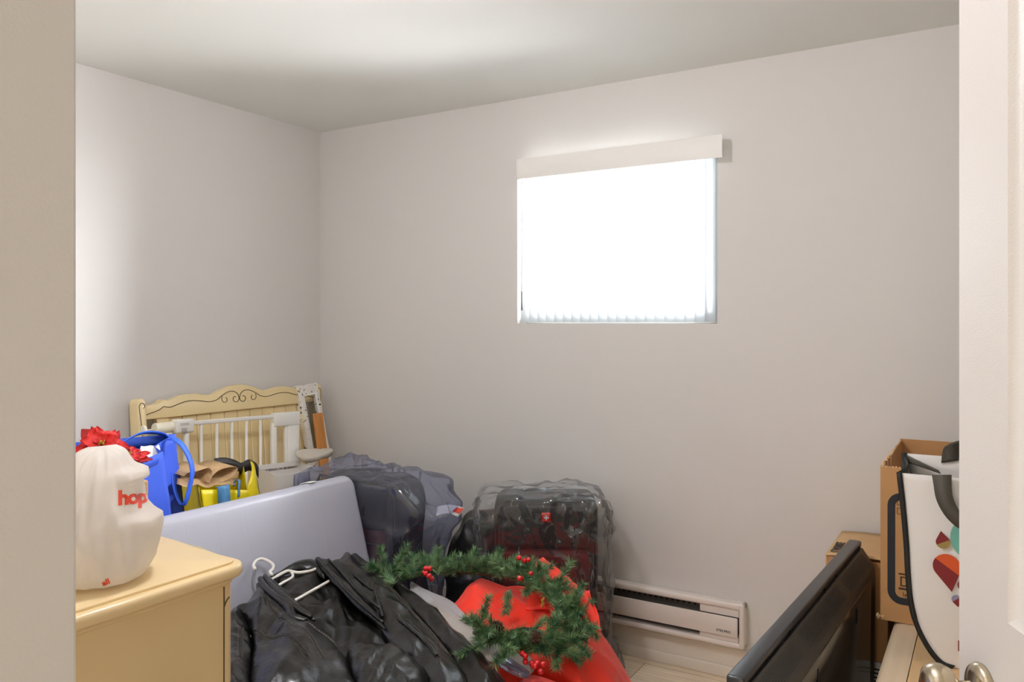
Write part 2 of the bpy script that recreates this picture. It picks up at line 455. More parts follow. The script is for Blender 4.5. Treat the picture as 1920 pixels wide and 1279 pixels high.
# ================================================================== THE ROOM
XL, XR, YB, YF, H = -3.06, .50, 3.10, .42, 2.40
struct(obj('floor', B((XL-.12, -1.75, -.08), (1.4, YB+.15, 0)), M['floor'], smooth=False))
struct(obj('ceiling', B((XL-.12, -1.75, H), (1.4, YB+.15, H+.08)), M['ceil'], smooth=False))
struct(obj('wall_left', B((XL-.12, YF-.12, 0), (XL, YB+.15, H)), M['wall'], smooth=False))
struct(obj('wall_right', B((XR, YF-.12, 0), (XR+.12, YB+.15, H)), M['wall'], smooth=False))
WX0, WX1, WZ0, WZ1 = -1.838, -.921, 1.380, 2.124
bm = bmesh.new()
def ring(y, flip):
    o = [bm.verts.new(p) for p in ((XL, y, 0), (XR, y, 0), (XR, y, H), (XL, y, H))]
    i = [bm.verts.new(p) for p in ((WX0, y, WZ0), (WX1, y, WZ0), (WX1, y, WZ1), (WX0, y, WZ1))]
    for k in range(4):
        q = (o[k], o[(k+1) % 4], i[(k+1) % 4], i[k]); bm.faces.new(q if not flip else q[::-1])
    return o, i
o1, i1 = ring(YB, False); o2, i2 = ring(YB+.15, True)
for k in range(4):
    bm.faces.new((i1[k], i1[(k+1) % 4], i2[(k+1) % 4], i2[k])); bm.faces.new((o1[(k+1) % 4], o1[k], o2[k], o2[(k+1) % 4]))
struct(obj('wall_back', bm, M['wall'], smooth=False))
bm = B((XL, YF-.12, 0), (-.72, YF, H), .004, 2); box(bm, (.335, YF-.12, 0), (1.4, YF, H))
struct(obj('wall_front', bm, M['wall'], smooth=False))
bm = B((-1.55, -1.75, 0), (-1.43, YF-.12, H)); box(bm, (1.28, -1.75, 0), (1.4, YF-.12, H)); box(bm, (-1.55, -1.75, 0), (1.4, -1.63, H))
struct(obj('wall_hall', bm, M['wall'], smooth=False))
# baseboards: flat board with a rounded shoe at its foot
def baseboard(name, lo, hi, shoe_lo, shoe_hi):
    bm = B(lo, hi, .003, 1); box(bm, shoe_lo, shoe_hi, .008, 3)
    struct(obj(name, bm, M['trimw'], angle=40))
baseboard('baseboard_back', (XL, YB-.014, 0), (XR, YB, .118), (XL, YB-.026, 0), (XR, YB-.013, .046))
baseboard('baseboard_left', (XL, YF, 0), (XL+.014, YB-.03, .118), (XL+.013, YF, 0), (XL+.026, YB-.03, .046))

# window behind the blind
w = thing('window_1', 'white vinyl window behind vertical blinds in the back wall', 'window', ((WX0+WX1)/2, YB+.10, WZ0))
struct(w)
hw, hh = (WX1-WX0)/2, WZ1-WZ0
bm = bmesh.new()
for lo, hi in (((-hw, -.02, 0), (hw, .035, .045)), ((-hw, -.02, hh-.045), (hw, .035, hh)), ((-hw, -.02, .045), (-hw+.045, .035, hh-.045)), ((hw-.045, -.02, .045), (hw, .035, hh-.045))):
    box(bm, lo, hi, .004, 1)
obj('window_frame', bm, M['vinyl'], w, angle=40)
obj('window_pane', B((-hw+.04, .004, .04), (hw-.04, .008, hh-.04)), M['glass'], w, smooth=False)

# vertical blind
bl = thing('vertical_blind', 'white vertical blind glowing with daylight under a flat cream valance', 'blind', (-1.345, YB-.01, WZ0))
bm = bmesh.new()
x0, x1 = -.448, .466
prof = [(-.066, .640), (-.0705, .662), (-.0715, .683), (-.0705, .704), (-.066, .728), (-.060, .728), (-.062, .683), (-.060, .640)]
va = [[bm.verts.new((x, y, z)) for y, z in prof] for x in (x0, x1)]
n = len(prof)
for k in range(n): bm.faces.new((va[0][k], va[0][(k+1) % n], va[1][(k+1) % n], va[1][k]))
bm.faces.new(va[0]); bm.faces.new(va[1][::-1])
box(bm, (x0-.002, -.072, .640), (x0+.006, .012, .728), .002, 1)
obj('valance', bm, M['valance'], bl, angle=40)
obj('head_rail', B((-.445, -.012, .692), (.425, .048, .728), .003, 1), M['vinyl'], bl, angle=40)
nv = 22
for k in range(nv):
    x = -.462+.0426*k
    bm = bmesh.new()
    a = radians(40); prof = [(-.027, 0), (-.014, .004), (0, .0055), (.014, .004), (.027, 0)]
    cols = []
    for u, v in prof:
        px, py = x+u*cos(a)-v*sin(a), .042+u*sin(a)+v*cos(a)
        cols.append([bm.verts.new((px, py, z)) for z in (.006, .692)])
    for p, q in zip(cols, cols[1:]): bm.faces.new((p[0], q[0], q[1], p[1]))
    obj('vane', bm, M['vane'], bl)
obj('wand', T([(-.462, .0, .66), (-.463, .0, .06)], .0022, 6), M['vinyl'], bl)
bm = T([(-.463, .0, .06), (-.463, .0, .145)], .0055, 8)
obj('wand_grip', bm, M['greyp'], bl, label='grey wand grip')

# open door on the right
dr = thing('door_1', 'white moulded panel door standing open with a satin knob', 'door', M=frame_m((-.032+.4226*.80, 1.113-.9063*.80, .012), (-.4226, .9063, 0), (0, 0, 1)))
# local x runs from hinge (0) to latch (.80); which side faces us: local y
struct(dr)
DW, DT, DH = .80, .035, 2.03
near = 1 if (dr.matrix_basis.to_3x3() @ Vector((0, 1, 0))).dot(Vector((.032, -1.113, 0))) > 0 else -1
def dy(v): return near*v       # 0 = face towards the hall, negative = into the door
bm = bmesh.new()
ys = sorted((dy(0), dy(-DT)))
panels = [(.115, .355, 1.045, 1.90), (.445, .685, 1.045, 1.90), (.115, .355, .22, .86), (.445, .685, .22, .86)]
# stiles, rails and mullion round the sunk panels
for lo, hi in (((0, 0), (.115, DH)), ((.685, 0), (DW, DH)), ((.355, 0), (.445, DH)), ((.115, 0), (.355, .22)), ((.445, 0), (.685, .22)), ((.115, .86), (.355, 1.045)), ((.445, .86), (.685, 1.045)), ((.115, 1.90), (.355, DH)), ((.445, 1.90), (.685, DH))):
    box(bm, (lo[0], ys[0], lo[1]), (hi[0], ys[1], hi[1]))
obj('door_leaf', bm, M['doorw'], dr, smooth=False)
for xa, xb, za, zb in panels:
    bm = bmesh.new()
    steps = [(0, 0), (.008, -.007), (.016, -.0085), (.034, -.0085), (.052, -.002), (.06, -.002)]
    prev = None
    for ins, d in steps:
        r = [bm.verts.new(p) for p in ((xa+ins, dy(d), za+ins), (xb-ins, dy(d), za+ins), (xb-ins, dy(d), zb-ins), (xa+ins, dy(d), zb-ins))]
        if prev:
            for k in range(4): bm.faces.new((prev[k], prev[(k+1) % 4], r[(k+1) % 4], r[k]))
        prev = r
    bm.faces.new(prev)
    back = [bm.verts.new(p) for p in ((xa, dy(-DT), za), (xb, dy(-DT), za), (xb, dy(-DT), zb), (xa, dy(-DT), zb))]
    bm.faces.new(back)
    obj('door_panel', bm, M['doorw'], dr, angle=35)
KM = Matrix.Translation((DW-.062, 0, .945)) @ Matrix.Rotation(near*-pi/2, 4, 'X')
bm = lathe(bmesh.new(), [(0, 0), (.0325, 0), (.0335, .003), (.031, .008), (.022, .011), (.013, .013)], 40, KM)
rose = obj('rose', bm, M['nickel'], dr)
bm = lathe(bmesh.new(), [(.0125, .010), (.0125, .026), (.017, .030), (.026, .036), (.0305, .045), (.0305, .053), (.027, .060), (.018, .0645), (0, .066)], 40, KM)
obj('knob', bm, M['nickel'], dr)
KM2 = Matrix.Translation((DW-.062, dy(-DT), .945)) @ Matrix.Rotation(near*pi/2, 4, 'X')
bm = lathe(bmesh.new(), [(0, 0), (.0325, 0), (.0335, .003), (.031, .008), (.0125, .013), (.0125, .026), (.026, .036), (.0305, .045), (.0305, .053), (.027, .060), (.018, .0645), (0, .066)], 32, KM2)
obj('knob', bm, M['nickel'], dr)

# added globe lamp that brightens the room, hung above the frame
gl = thing('fill_lamp', 'white globe lamp added under the ceiling to light the room', 'added lamp', (-1.27, 1.20, H))
obj('ceiling_rose', lathe(bmesh.new(), [(0, 0), (.055, 0), (.055, -.018), (.04, -.026), (0, -.026)], 32), M['vinyl'], gl, angle=40)
obj('stem', T([(0, 0, -.02), (0, 0, -.10)], .012, 12), M['nickel'], gl)
obj('fill_globe', lathe(bmesh.new(), [(.085*sin(pi*k/20), -.175+.085*cos(pi*k/20)) for k in range(21)], 32), M['lamp'], gl)

# ================================================================== HEATER
ht = thing('baseboard_heater', 'white electric baseboard heater on the wall under the window', 'heater', (-1.90, YB, .133))
HL = 1.098; Hh = .172
bm = bmesh.new()
# casing: outer shell with a rounded end, open slots top and bottom
box(bm, (0, -.052, Hh-.026), (HL, -.001, Hh), .010, 4)
box(bm, (0, -.056, 0), (HL, -.001, .022), .008, 3)
box(bm, (HL-.020, -.058, 0), (HL, -.001, Hh), .010, 4)
box(bm, (0, -.058, 0), (.020, -.001, Hh), .010, 4)
obj('casing', bm, M['heat'], ht, angle=50)
obj('back_plate', B((.01, -.018, .01), (HL-.01, -.002, Hh-.01)), M['heatd'], ht, smooth=False, label='dark inner plate')
obj('front_panel', B((.02, -.060, .044), (HL-.024, -.050, .118), .003, 2), M['heat'], ht, angle=40)
obj('end_block', B((HL-.175, -.050, .022), (HL-.022, -.016, .044), .002, 1), M['heat'], ht, angle=40)
obj('end_block', B((HL-.175, -.046, .118), (HL-.022, -.016, .146), .002, 1), M['heat'], ht, angle=40)
bm = bmesh.new()
for k in range(38):
    x = .05+k*.0235
    if x < HL-.19: lathe(bm, [(0, 0), (.0045, 0), (.0045, .002), (0, .002)], 10, Matrix.Translation((x, -.0185, .133)) @ Matrix.Rotation(pi/2, 4, 'X'))
obj('vent_holes', bm, M['hole'], ht, smooth=False, label='row of black holes')
text('maker_mark', 'STELPRO', .0125, M['ink'], ht, (HL-.105, -.0602, .058), bold=.0002, spacing=1.15)

# ================================================================== CRIB END
cr = thing('crib_headboard', 'cream crib headboard with wavy top and carved scrolls leaning on left wall', 'headboard',
           M=frame_m((-2.915, 1.981, 0), (.022, 1, -.004), (-.098, 0, 1.06)))
CW = 1.02; c = CW/2
# side posts with rounded tops
for name, px in (('post', 0), ('post', CW-.040)):
    pts = [(px, 0), (px+.040, 0)]+[(px+.020+.020*cos(a), 1.052+.022*sin(a)) for a in [pi*k/10 for k in range(11)]]
    po = obj(name, prism(bmesh.new(), pts, -.030, .026, .006, 3), M['cream'], cr, angle=45)
    pc = px+.020
    sg = 1 if px == 0 else -1
    spiral = [(pc-sg*.002, -.0305, .75), (pc-sg*.006, -.0305, .95), (pc-sg*.012, -.0305, 1.03), (pc-sg*.011, -.0305, 1.046), (pc-sg*.003, -.0305, 1.055), (pc+sg*.008, -.0305, 1.052), (pc+sg*.012, -.0305, 1.041), (pc+sg*.006, -.0305, 1.034)]
    obj('carved_line', T(cat_rom(spiral, 6), .0016, 6), M['carve'], po)
# top rail with the wave
half = [(.040, 1.040), (.055, 1.045), (.085, 1.046), (.108, 1.054), (.122, 1.063), (.136, 1.060), (.155, 1.058), (.185, 1.066), (.22, 1.075), (.26, 1.078), (.30, 1.074), (.345, 1.066), (.385, 1.071), (.43, 1.088), (.47, 1.099), (c, 1.103)]
prof = [(x, z) for x, z in half]+[(CW-x, z) for x, z in half[::-1][1:]]
prof = [(p.x, p.y) for p in cat_rom([(x, z, 0) for x, z in prof], 4)]
poly = [(.040, .985)]+prof+[(CW-.040, .985)]
rail = obj('top_rail', prism(bmesh.new(), poly[::-1], -.022, .018, .006, 3), M['cream'], cr, angle=45)
line = [(x, -.0232, z-(.030 if x > .06 else .036)) for x, z in half if x < .40]+[(.415, -.0232, 1.058), (.45, -.0232, 1.073), (.478, -.0232, 1.074), (.5, -.0232, 1.062), (.509, -.0232, 1.043)]
sp = lambda cx, cz, r, a0, turns, sg: [(cx+sg*r*(1-.62*k/16)*cos(a0+turns*k/16), -.0232, cz+r*(1-.62*k/16)*sin(a0+turns*k/16)) for k in range(17)]
bm = bmesh.new()
for sg in (1, -1):
    f = (lambda p: p) if sg == 1 else (lambda p: (CW-p[0], p[1], p[2]))
    tube(bm, cat_rom([f(p) for p in line], 5), .0016, 6)
    tube(bm, [f(p) for p in sp(.488, 1.040, .021, .2, -5.2, 1)], .0016, 6)
    tube(bm, [f(p) for p in sp(.432, 1.041, .020, 2.4, 5.0, 1)], .0015, 6)
obj('carved_scrolls', bm, M['carve'], rail)
# inner panel with grooves, stiles and bottom rail
bm = bmesh.new()
nb = 10; wpl = (CW-.30)/nb
for k in range(nb): box(bm, (.15+k*wpl+.001, -.004, .12), (.15+(k+1)*wpl-.001, .010, .985), .003, 1)
obj('slatted_panel', bm, M['cream'], cr, angle=40)
for x in (.108, CW-.150):
    pts = [(x, .12), (x+.042, .12), (x+.042, .985), (x-.016 if x < .5 else x, .985)]
    if x < .5: pts = [(x, .12), (x+.042, .12), (x+.042, .985), (x-.014, .985), (x-.006, .955), (x, .93)]
    else: pts = [(x, .12), (x+.042, .12), (x+.042, .93), (x+.048, .955), (x+.056, .985), (x, .985)]
    obj('stile', prism(bmesh.new(), pts, -.012, .012, .003, 2), M['cream'], cr, angle=45)
obj('bottom_rail', B((.040, -.016, .06), (CW-.040, .016, .20), .004, 2), M['cream'], cr, angle=45)

# ================================================================== SAFETY GATE
gt = thing('safety_gate', 'white metal baby safety gate leaning in front of the cream headboard', 'gate',
           M=frame_m((-2.850, 2.050, .0), (.075, 1, -.030), (-.046, -.03, .96)) @ Matrix.Diagonal((.93, 1, 1, 1)))
GZ = .965   # top of the bar above the foot
obj('top_bar', B((.085, -.009, GZ-.009), (.545, .009, GZ+.009), .003, 2), M['gatew'], gt, angle=45)
obj('bottom_bar', B((.055, -.009, .10), (.68, .009, .118), .003, 2), M['gatew'], gt, angle=45)
for k in range(5): obj('bar', T([(.145+.081*k, 0, .115), (.145+.081*k, 0, GZ-.006)], .0068, 10), M['gatew'], gt)
obj('latch_post', B((.058, -.010, .10), (.080, .010, GZ-.03), .004, 2), M['gatew'], gt, angle=45)
obj('inner_post', B((.533, -.011, .10), (.560, .011, GZ-.03), .004, 2), M['gatew'], gt, angle=45)
lt = obj('latch_housing', B((.005, -.020, GZ-.038), (.098, .018, GZ+.020), .008, 3), M['gatew'], gt, angle=50)
obj('latch_side', B((-.002, -.016, GZ-.034), (.008, .016, GZ+.014), .003, 2), M['gatec'], lt, angle=50, label='cream latch side')
obj('latch_button', B((.034, -.0215, GZ-.036), (.060, -.018, GZ-.016), .003, 2), M['greyp'], lt, angle=50, label='grey latch button')
bm = bmesh.new()
for dz in (.002, .0055): box(bm, (.028, -.0208, GZ-.005+dz*1.7-.004), (.07, -.0198, GZ-.005+dz*1.7-.0015))
obj('embossed_lines', bm, M['greyp'], lt, smooth=False)
obj('hinge_block', B((.540, -.018, GZ-.048), (.700, .018, GZ+.016), .006, 3), M['gatew'], gt, angle=50)
obj('side_post', B((.630, -.014, .06), (.698, .014, GZ-.045), .006, 3), M['gatew'], gt, angle=50)
obj('side_post_edge', B((.614, -.008, .06), (.632, .010, GZ-.045), .003, 2), M['gatew'], gt, angle=50)
RX = Matrix.Rotation(pi/2, 4, 'Y')
bm = lathe(bmesh.new(), [(0, 0), (.004, 0), (.004, .028), (.020, .030), (.020, .042), (.012, .047), (0, .047)], 20, Matrix.Translation((.697, -.002, GZ-.018)) @ RX)
obj('pressure_pad', bm, M['gatec'], gt, angle=40, label='cream rubber pressure pad')
# wall fixing at the left end
mt = obj('mounting_sleeve', T([(-.085, -.004, GZ-.012), (-.004, -.004, GZ-.010)], .023, 20), M['gatec'], gt, angle=50, label='cream mounting sleeve')
obj('sleeve_leg', B((-.072, -.012, .08), (-.004, .010, GZ-.030), .005, 2), M['gatew'], gt, angle=50)
bm = lathe(bmesh.new(), [(0, 0), (.019, .001), (.021, .006), (.019, .013), (.006, .016), (.003, .018), (.003, .062), (0, .062)], 20, Matrix.Translation((-.142, -.006, GZ-.014)) @ RX)
obj('spindle_pad', bm, M['gatec'], mt, angle=40)

# ================================================================== OLD SCREEN FRAME IN THE CORNER
sf = thing('screen_frame', 'narrow old white frame with chipped paint and wire mesh leaning in the corner', 'frame',
           M=frame_m((-2.775, 2.910, 0), (.03, 1, .065), (-.205, -.08, 1.055)))
bm = bmesh.new()
FW, FH = .134, 1.088
for lo, hi in (((0, 0), (.034, FH)), ((FW-.030, 0), (FW, FH)), ((.034, FH-.052), (FW-.030, FH)), ((.034, .0), (FW-.030, .06)), ((.034, .66), (FW-.030, .72))):
    box(bm, (lo[0], -.016, lo[1]), (hi[0], .016, hi[1]), .003, 2)
obj('frame', bm, M['chip'], sf, angle=45)
bm = bmesh.new()
for lo, hi in (((.030, FH-.058), (FW-.012, FH-.050)), ((FW-.034, .745), (FW-.022, FH-.052)), ((FW-.034, .738), (FW-.008, .746))):
    box(bm, (lo[0], -.022, lo[1]), (hi[0], -.014, hi[1]), .002, 2)
obj('beading', bm, M['gatew'], sf, angle=45)
bm = bmesh.new()
for k in range(15): tube(bm, [(.034+k*.006, 0, .72), (.034+k*.006, 0, FH-.052)], .0007, 4)
for k in range(52): tube(bm, [(.034, 0, .72+k*.006), (FW-.030, 0, .72+k*.006)], .0007, 4)
obj('wire_mesh', bm, M['gmesh'], sf, smooth=False)
sl = thing('wood_slat', 'orange pine slat leaning against the chipped white frame', 'wooden slat',
           M=frame_m((-2.732, 2.912, 0), (.03, 1, -.012), (-.205, 0, 1.055)))
obj('slat', B((-.030, -.006, 0), (.032, .006, .945), .002, 1), M['wood'], sl, smooth=False)

# ================================================================== FOLDED PLASTIC TABLE
TL = 1.02
tb = thing('folding_table', 'pale grey folded plastic table standing on its edge, leaning back', 'folding table',
           M=frame_m((-2.046, 1.400, .004), (.02, 1, 0), (-.27, 0, .963)))
TH = .792
def leaf(y0, y1, top):
    bm = bmesh.new(); r = .055
    pts = [(0, 0), (TL, 0)]+[(TL-r+r*cos(a), top-r+r*sin(a)) for a in [pi/2*k/8 for k in range(9)]]+[(r-r*sin(a), top-r+r*cos(a)) for a in [pi/2*k/8 for k in range(9)]]
    return prism(bm, pts, y0, y1)
bm = leaf(-.040, 0, TH)
es = [e for e in bm.edges if all(v.co.y < -.039 for v in e.verts)]
bmesh.ops.bevel(bm, geom=es, offset=.030, segments=6, affect='EDGES', profile=.5, clamp_overlap=True)
for k in range(9):
    x = .12+k*.098
    lathe(bm, [(.0055, -.003), (.0045, .002), (0, .003)], 10, Matrix.Translation((x, -.0105, TH-.0085)) @ Matrix.Rotation(radians(42), 4, 'X'))
obj('front_leaf', bm, M['tablew'], tb, angle=50)
bm = leaf(.010, .044, TH-.004)
obj('rear_leaf', bm, M['tablew'], tb, angle=50)
bm = B((.30, -.002, TH-.006), (.62, .012, TH-.001), .002, 1)
obj('gap_shade', B((.03, .0, .02), (TL-.06, .010, TH-.012)), M['hole'], tb, smooth=False, label='black slab for the shade between the leaves')  # black filler standing in for shade between the two leaves
bm = bmesh.new(); ribbon(bm, [(.80, -.035, TH+.001), (.80, -.018, TH+.0045), (.80, .0, TH+.006), (.80, .02, TH+.005), (.80, .046, TH-.006)], [(.035, 0, .0)]*5)
obj('carry_strap', bm, M['vinyl'], tb, solid=.003)

# ================================================================== DRESSER
dz = .90
ds = thing('dresser', 'cream wooden dresser with rounded moulded top in the left foreground', 'dresser', (-1.29, 1.084, 0))
# local: -x into the room's left, -y towards the hall; body 0.98 wide, 0.54 deep, serpentine front on +y
def topline(ins):
    cx, cy, r = -.045, -.015, .045-ins
    pts = [(-ins, -.585)]+[(cx+r*cos(a), cy+r*sin(a)) for a in [pi/2*k/8 for k in range(0, 9)]]
    pts += [(-.10, .032-ins), (-.18, .042-ins), (-.28, .056-ins), (-.40, .062-ins), (-.52, .056-ins), (-.70, .03-ins), (-.90, .03-ins), (-.98+ins, 0-ins), (-.98+ins, -.585)]
    return pts
def slab(poly, z0, z1, bev=0, seg=3):
    bm = bmesh.new(); f = bm.faces.new([bm.verts.new((x, y, z1)) for x, y in poly])
    r = bmesh.ops.extrude_face_region(bm, geom=[f])
    nv = [g for g in r['geom'] if isinstance(g, bmesh.types.BMVert)]
    for v in nv: v.co.z = z0
    if bev:
        es = [e for e in bm.edges if abs(e.verts[0].co.z-e.verts[1].co.z) < 1e-6]
        bmesh.ops.bevel(bm, geom=es, offset=bev, segments=seg, affect='EDGES', profile=.6, clamp_overlap=True)
    return bm
obj('body', slab(topline(.024), 0.06, dz-.028, .0), M['cream_d'], ds, angle=40)
obj('top_moulding', slab(topline(0), dz-.030, dz-.004, .011, 4), M['cream_d'], ds, angle=50)
obj('top_board', slab(topline(.017), dz-.006, dz+.001, .0025, 2), M['cream_d'], ds, angle=50)
obj('under_moulding', slab(topline(.020), dz-.044, dz-.028, .006, 3), M['cream_d'], ds, angle=50)
obj('plinth', slab(topline(.022), 0, .07, .004, 2), M['cream_d'], ds, angle=50)
tz = dz-.072
bm = T(cat_rom([(-.0240, -.020, .10), (-.0240, -.020, tz-.03), (-.0240, -.019, tz-.015), (-.0243, -.013, tz-.004), (-.0253, -.006, tz)], 6), .0018, 6)
obj('carved_groove', bm, M['carve'], ds)
for k in range(3):
    z0 = .10+k*.255
    d = obj('drawer', B((-.92, .0, z0), (-.10, .062, z0+.24), .006, 2), M['cream_d'], ds, angle=40)
    for x in (-.70, -.32):
        obj('knob', lathe(bmesh.new(), [(0, 0), (.008, 0), (.008, .012), (.016, .018), (.014, .028), (0, .03)], 16, Matrix.Translation((x, .062, z0+.12)) @ Matrix.Rotation(-pi/2, 4, 'X')), M['cream_d'], d)
# ================================================================== SOFT SHEETS
def sheet(p00, p10, p11, p01, n=16, m=16, disp=None, bm=None):
    """bilinear sheet between four corners; disp(s, t) -> offset vector"""
    bm = bm or bmesh.new(); p00, p10, p11, p01 = map(Vector, (p00, p10, p11, p01)); g = []
    for j in range(m+1):
        t = j/m; row = []
        for i in range(n+1):
            s = i/n
            p = p00*(1-s)*(1-t)+p10*s*(1-t)+p11*s*t+p01*(1-s)*t
            if disp: p = p+Vector(disp(s, t))
            row.append(bm.verts.new(p))
        g.append(row)
    for j in range(m):
        for i in range(n): bm.faces.new((g[j][i], g[j][i+1], g[j+1][i+1], g[j+1][i]))
    return bm
def grid_sheet(rows, k=5, disp=None, bm=None):
    """smooth surface through a net of points (rows of equal length)"""
    bm = bm or bmesh.new()
    R = [cat_rom(r, k) for r in rows]; nc = len(R[0])
    Cn = [cat_rom([r[i] for r in R], k) for i in range(nc)]; nr = len(Cn[0])
    g = [[bm.verts.new(Cn[i][j]+(Vector(disp(i/(nc-1), j/(nr-1))) if disp else Vector())) for i in range(nc)] for j in range(nr)]
    for j in range(nr-1):
        for i in range(nc-1): bm.faces.new((g[j][i], g[j][i+1], g[j+1][i+1], g[j+1][i]))
    return bm
def crease(amp, f, seed, nrm):
    nrm = Vector(nrm)
    return lambda s, t: nrm*(amp*(1-2*abs(noise.noise(Vector((s*f[0]+seed, t*f[1]-seed, seed))))))

# plain carton under the two bags, out of sight behind the table
uc = thing('storage_carton', 'brown carton behind the grey folded table with two shopping bags on top', 'cardboard box', (-2.55, 1.87, 0))
obj('carton', B((-.19, -.50, 0), (.26, .44, .42), .004, 1), M['card'], uc, angle=40)

# ================================================================== BLUE TOTE
bt = thing('blue_tote_bag', 'bright blue reusable tote bag with long handles holding red poinsettias', 'tote bag', (-2.47, 1.60, .42))
Z0 = .421
FL, FR, BR, BL_ = (-2.30, 1.36, .895), (-2.405, 1.690, .946), (-2.50, 1.808, .985), (-2.56, 1.40, .995)
fl, fr, br_, bl_ = (-2.37, 1.42, Z0), (-2.37, 1.745, Z0), (-2.53, 1.90, Z0), (-2.62, 1.42, Z0)
mid = lambda a, b, off: tuple((Vector(a)+Vector(b))/2+Vector(off))
obj('front_panel', sheet(fl, fr, FR, FL, 22, 22, crease(.006, (2, 3), 3, (1, .3, 0))), M['blue'], bt, world=True, solid=.002)
obj('back_panel', sheet(bl_, br_, BR, BL_, 18, 18, crease(.006, (2, 2), 5, (1, .2, 0))), M['blue'], bt, world=True, solid=.002)
gc0, gc1 = mid(fr, br_, (-.012, -.045, 0)), mid(FR, BR, (-.010, -.050, -.005))
bm = sheet(fr, gc0, gc1, FR, 8, 18, crease(.004, (1, 3), 8, (0, 1, 0))); sheet(gc0, br_, BR, gc1, 8, 18, crease(.005, (1, 3), 9, (.4, 1, 0)), bm)
obj('side_gusset', bm, M['blue'], bt, world=True, solid=.002)
gd0, gd1 = mid(fl, bl_, (0, .04, 0)), mid(FL, BL_, (0, .05, -.01))
bm = sheet(fl, gd0, gd1, FL, 6, 14); sheet(gd0, bl_, BL_, gd1, 6, 14, None, bm)
obj('side_gusset', bm, M['blue'], bt, world=True, solid=.002)
obj('base', sheet(fl, fr, br_, bl_, 4, 4), M['blue'], bt, world=True, solid=.002)
def hem(a, b, out):
    a, b, out = Vector(a), Vector(b), Vector(out); d = Vector((0, 0, -.035))
    return sheet(a+d+out, b+d+out, b+out, a+out, 10, 2)
obj('rim_hem', hem(FL, FR, (.004, .001, .001)), M['blue'], bt, world=True, solid=.003)
obj('rim_hem', hem(BL_, BR, (.003, 0, .001)), M['blue_shaded'], bt, world=True, solid=.003)
P = cat_rom([(-2.490,1.775,0.975),(-2.490,1.760,0.990),(-2.480,1.718,1.003),(-2.460,1.654,1.010),(-2.430,1.586,1.001),(-2.420,1.546,0.984),(-2.420,1.528,0.966)], 6)
obj('handle', ribbon(bmesh.new(), P, [(.024, -.006, .012)]*len(P)), M['blueh'], bt, world=True, solid=.002)
P = cat_rom([(-2.470,1.769,0.977),(-2.450,1.780,0.973),(-2.430,1.796,0.947),(-2.410,1.807,0.905),(-2.400,1.810,0.861),(-2.400,1.799,0.805),(-2.400,1.786,0.764),(-2.410,1.777,0.746),(-2.420,1.767,0.766),(-2.430,1.759,0.809),(-2.440,1.760,0.858)], 6)
W = [Vector((-.006, .026, .006)).lerp(Vector((-.01, .022, -.012)), min(1, k/(len(P)-1)*1.2)) for k in range(len(P))]
obj('handle', ribbon(bmesh.new(), P, W), M['blueh'], bt, world=True, solid=.002)

# ------------------------------------------------------------------ poinsettias in the blue bag
def petal_mesh(Lp, Wp, curl, seed):
    bm = bmesh.new(); n, k = 10, 4; g = []
    for i in range(n+1):
        t = i/n
        w = Wp*(sin(pi*min(1, t*1.02))**.7)*(1-.55*t)*1.35 if t < 1 else 0
        row = []
        for j in range(-k, k+1):
            s = j/k
            z = curl*(t*t)*Lp+.10*Lp*abs(s)**1.5*(1-t)+.012*noise.noise(Vector((t*4+seed, s*2, seed)))
            row.append(bm.verts.new((t*Lp, s*w, z)))
        g.append(row)
    for i in range(n):
        for j in range(2*k): bm.faces.new((g[i][j], g[i][j+1], g[i+1][j+1], g[i+1][j]))
    return bm
def poinsettia(loc, tilt, label, seed, scale=1, m=('petal', 'petald')):
    Mx = Matrix.Translation(loc) @ tilt @ Matrix.Scale(scale, 4)
    t = thing('poinsettia', label, 'artificial flower', M=Mx, group='poinsettias in the blue bag')
    r = random.Random(seed)
    for lay, (cnt, Lp, Wp, el, mm) in enumerate(((6, .085, .030, .02, m[0]), (5, .062, .024, .35, m[0]), (5, .095, .032, -.22, m[1]))):
        for k in range(cnt):
            a = 2*pi*k/cnt+lay*.5+r.uniform(-.15, .15)
            bm = petal_mesh(Lp*r.uniform(.88, 1.1), Wp, r.uniform(-.25, .12), seed+k+lay*7)
            bm.transform(Matrix.Rotation(a, 4, 'Z') @ Matrix.Rotation(-el-r.uniform(-.1, .1), 4, 'Y') @ Matrix.Translation((.004, 0, .002*lay)))
            obj('petal', bm, M[mm], t)
    bm = bmesh.new()
    for k in range(14):
        a = r.uniform(0, 2*pi); d = r.uniform(.002, .013)
        tube(bm, [(d*cos(a)*.4, d*sin(a)*.4, 0), (d*cos(a), d*sin(a), .014+r.uniform(0, .008))], .0012, 5)
        lathe(bm, [(0, 0), (.0022, .001), (.0022, .004), (0, .005)], 6, Matrix.Translation((d*cos(a), d*sin(a), .014+r.uniform(0, .008))))
    obj('stamens', bm, M['stamen'], t)
    obj('stem', T([(0, 0, -.002), (.004, 0, -.10), (.0, .004, -.26)], .0025, 6), M['pine'], t)
toward = lambda yaw, tip: Matrix.Rotation(yaw, 4, 'Z') @ Matrix.Rotation(tip, 4, 'X')
poinsettia([(-2.400,1.476,0.995)][0], toward(radians(52), radians(48)), 'red poinsettia standing above the white plastic bag, gold centre showing', 3, .92)
poinsettia([(-2.400,1.563,0.949)][0], toward(radians(70), radians(28)), 'dark red poinsettia lying low inside the mouth of the blue tote', 11, .80, ('petal', 'petald'))
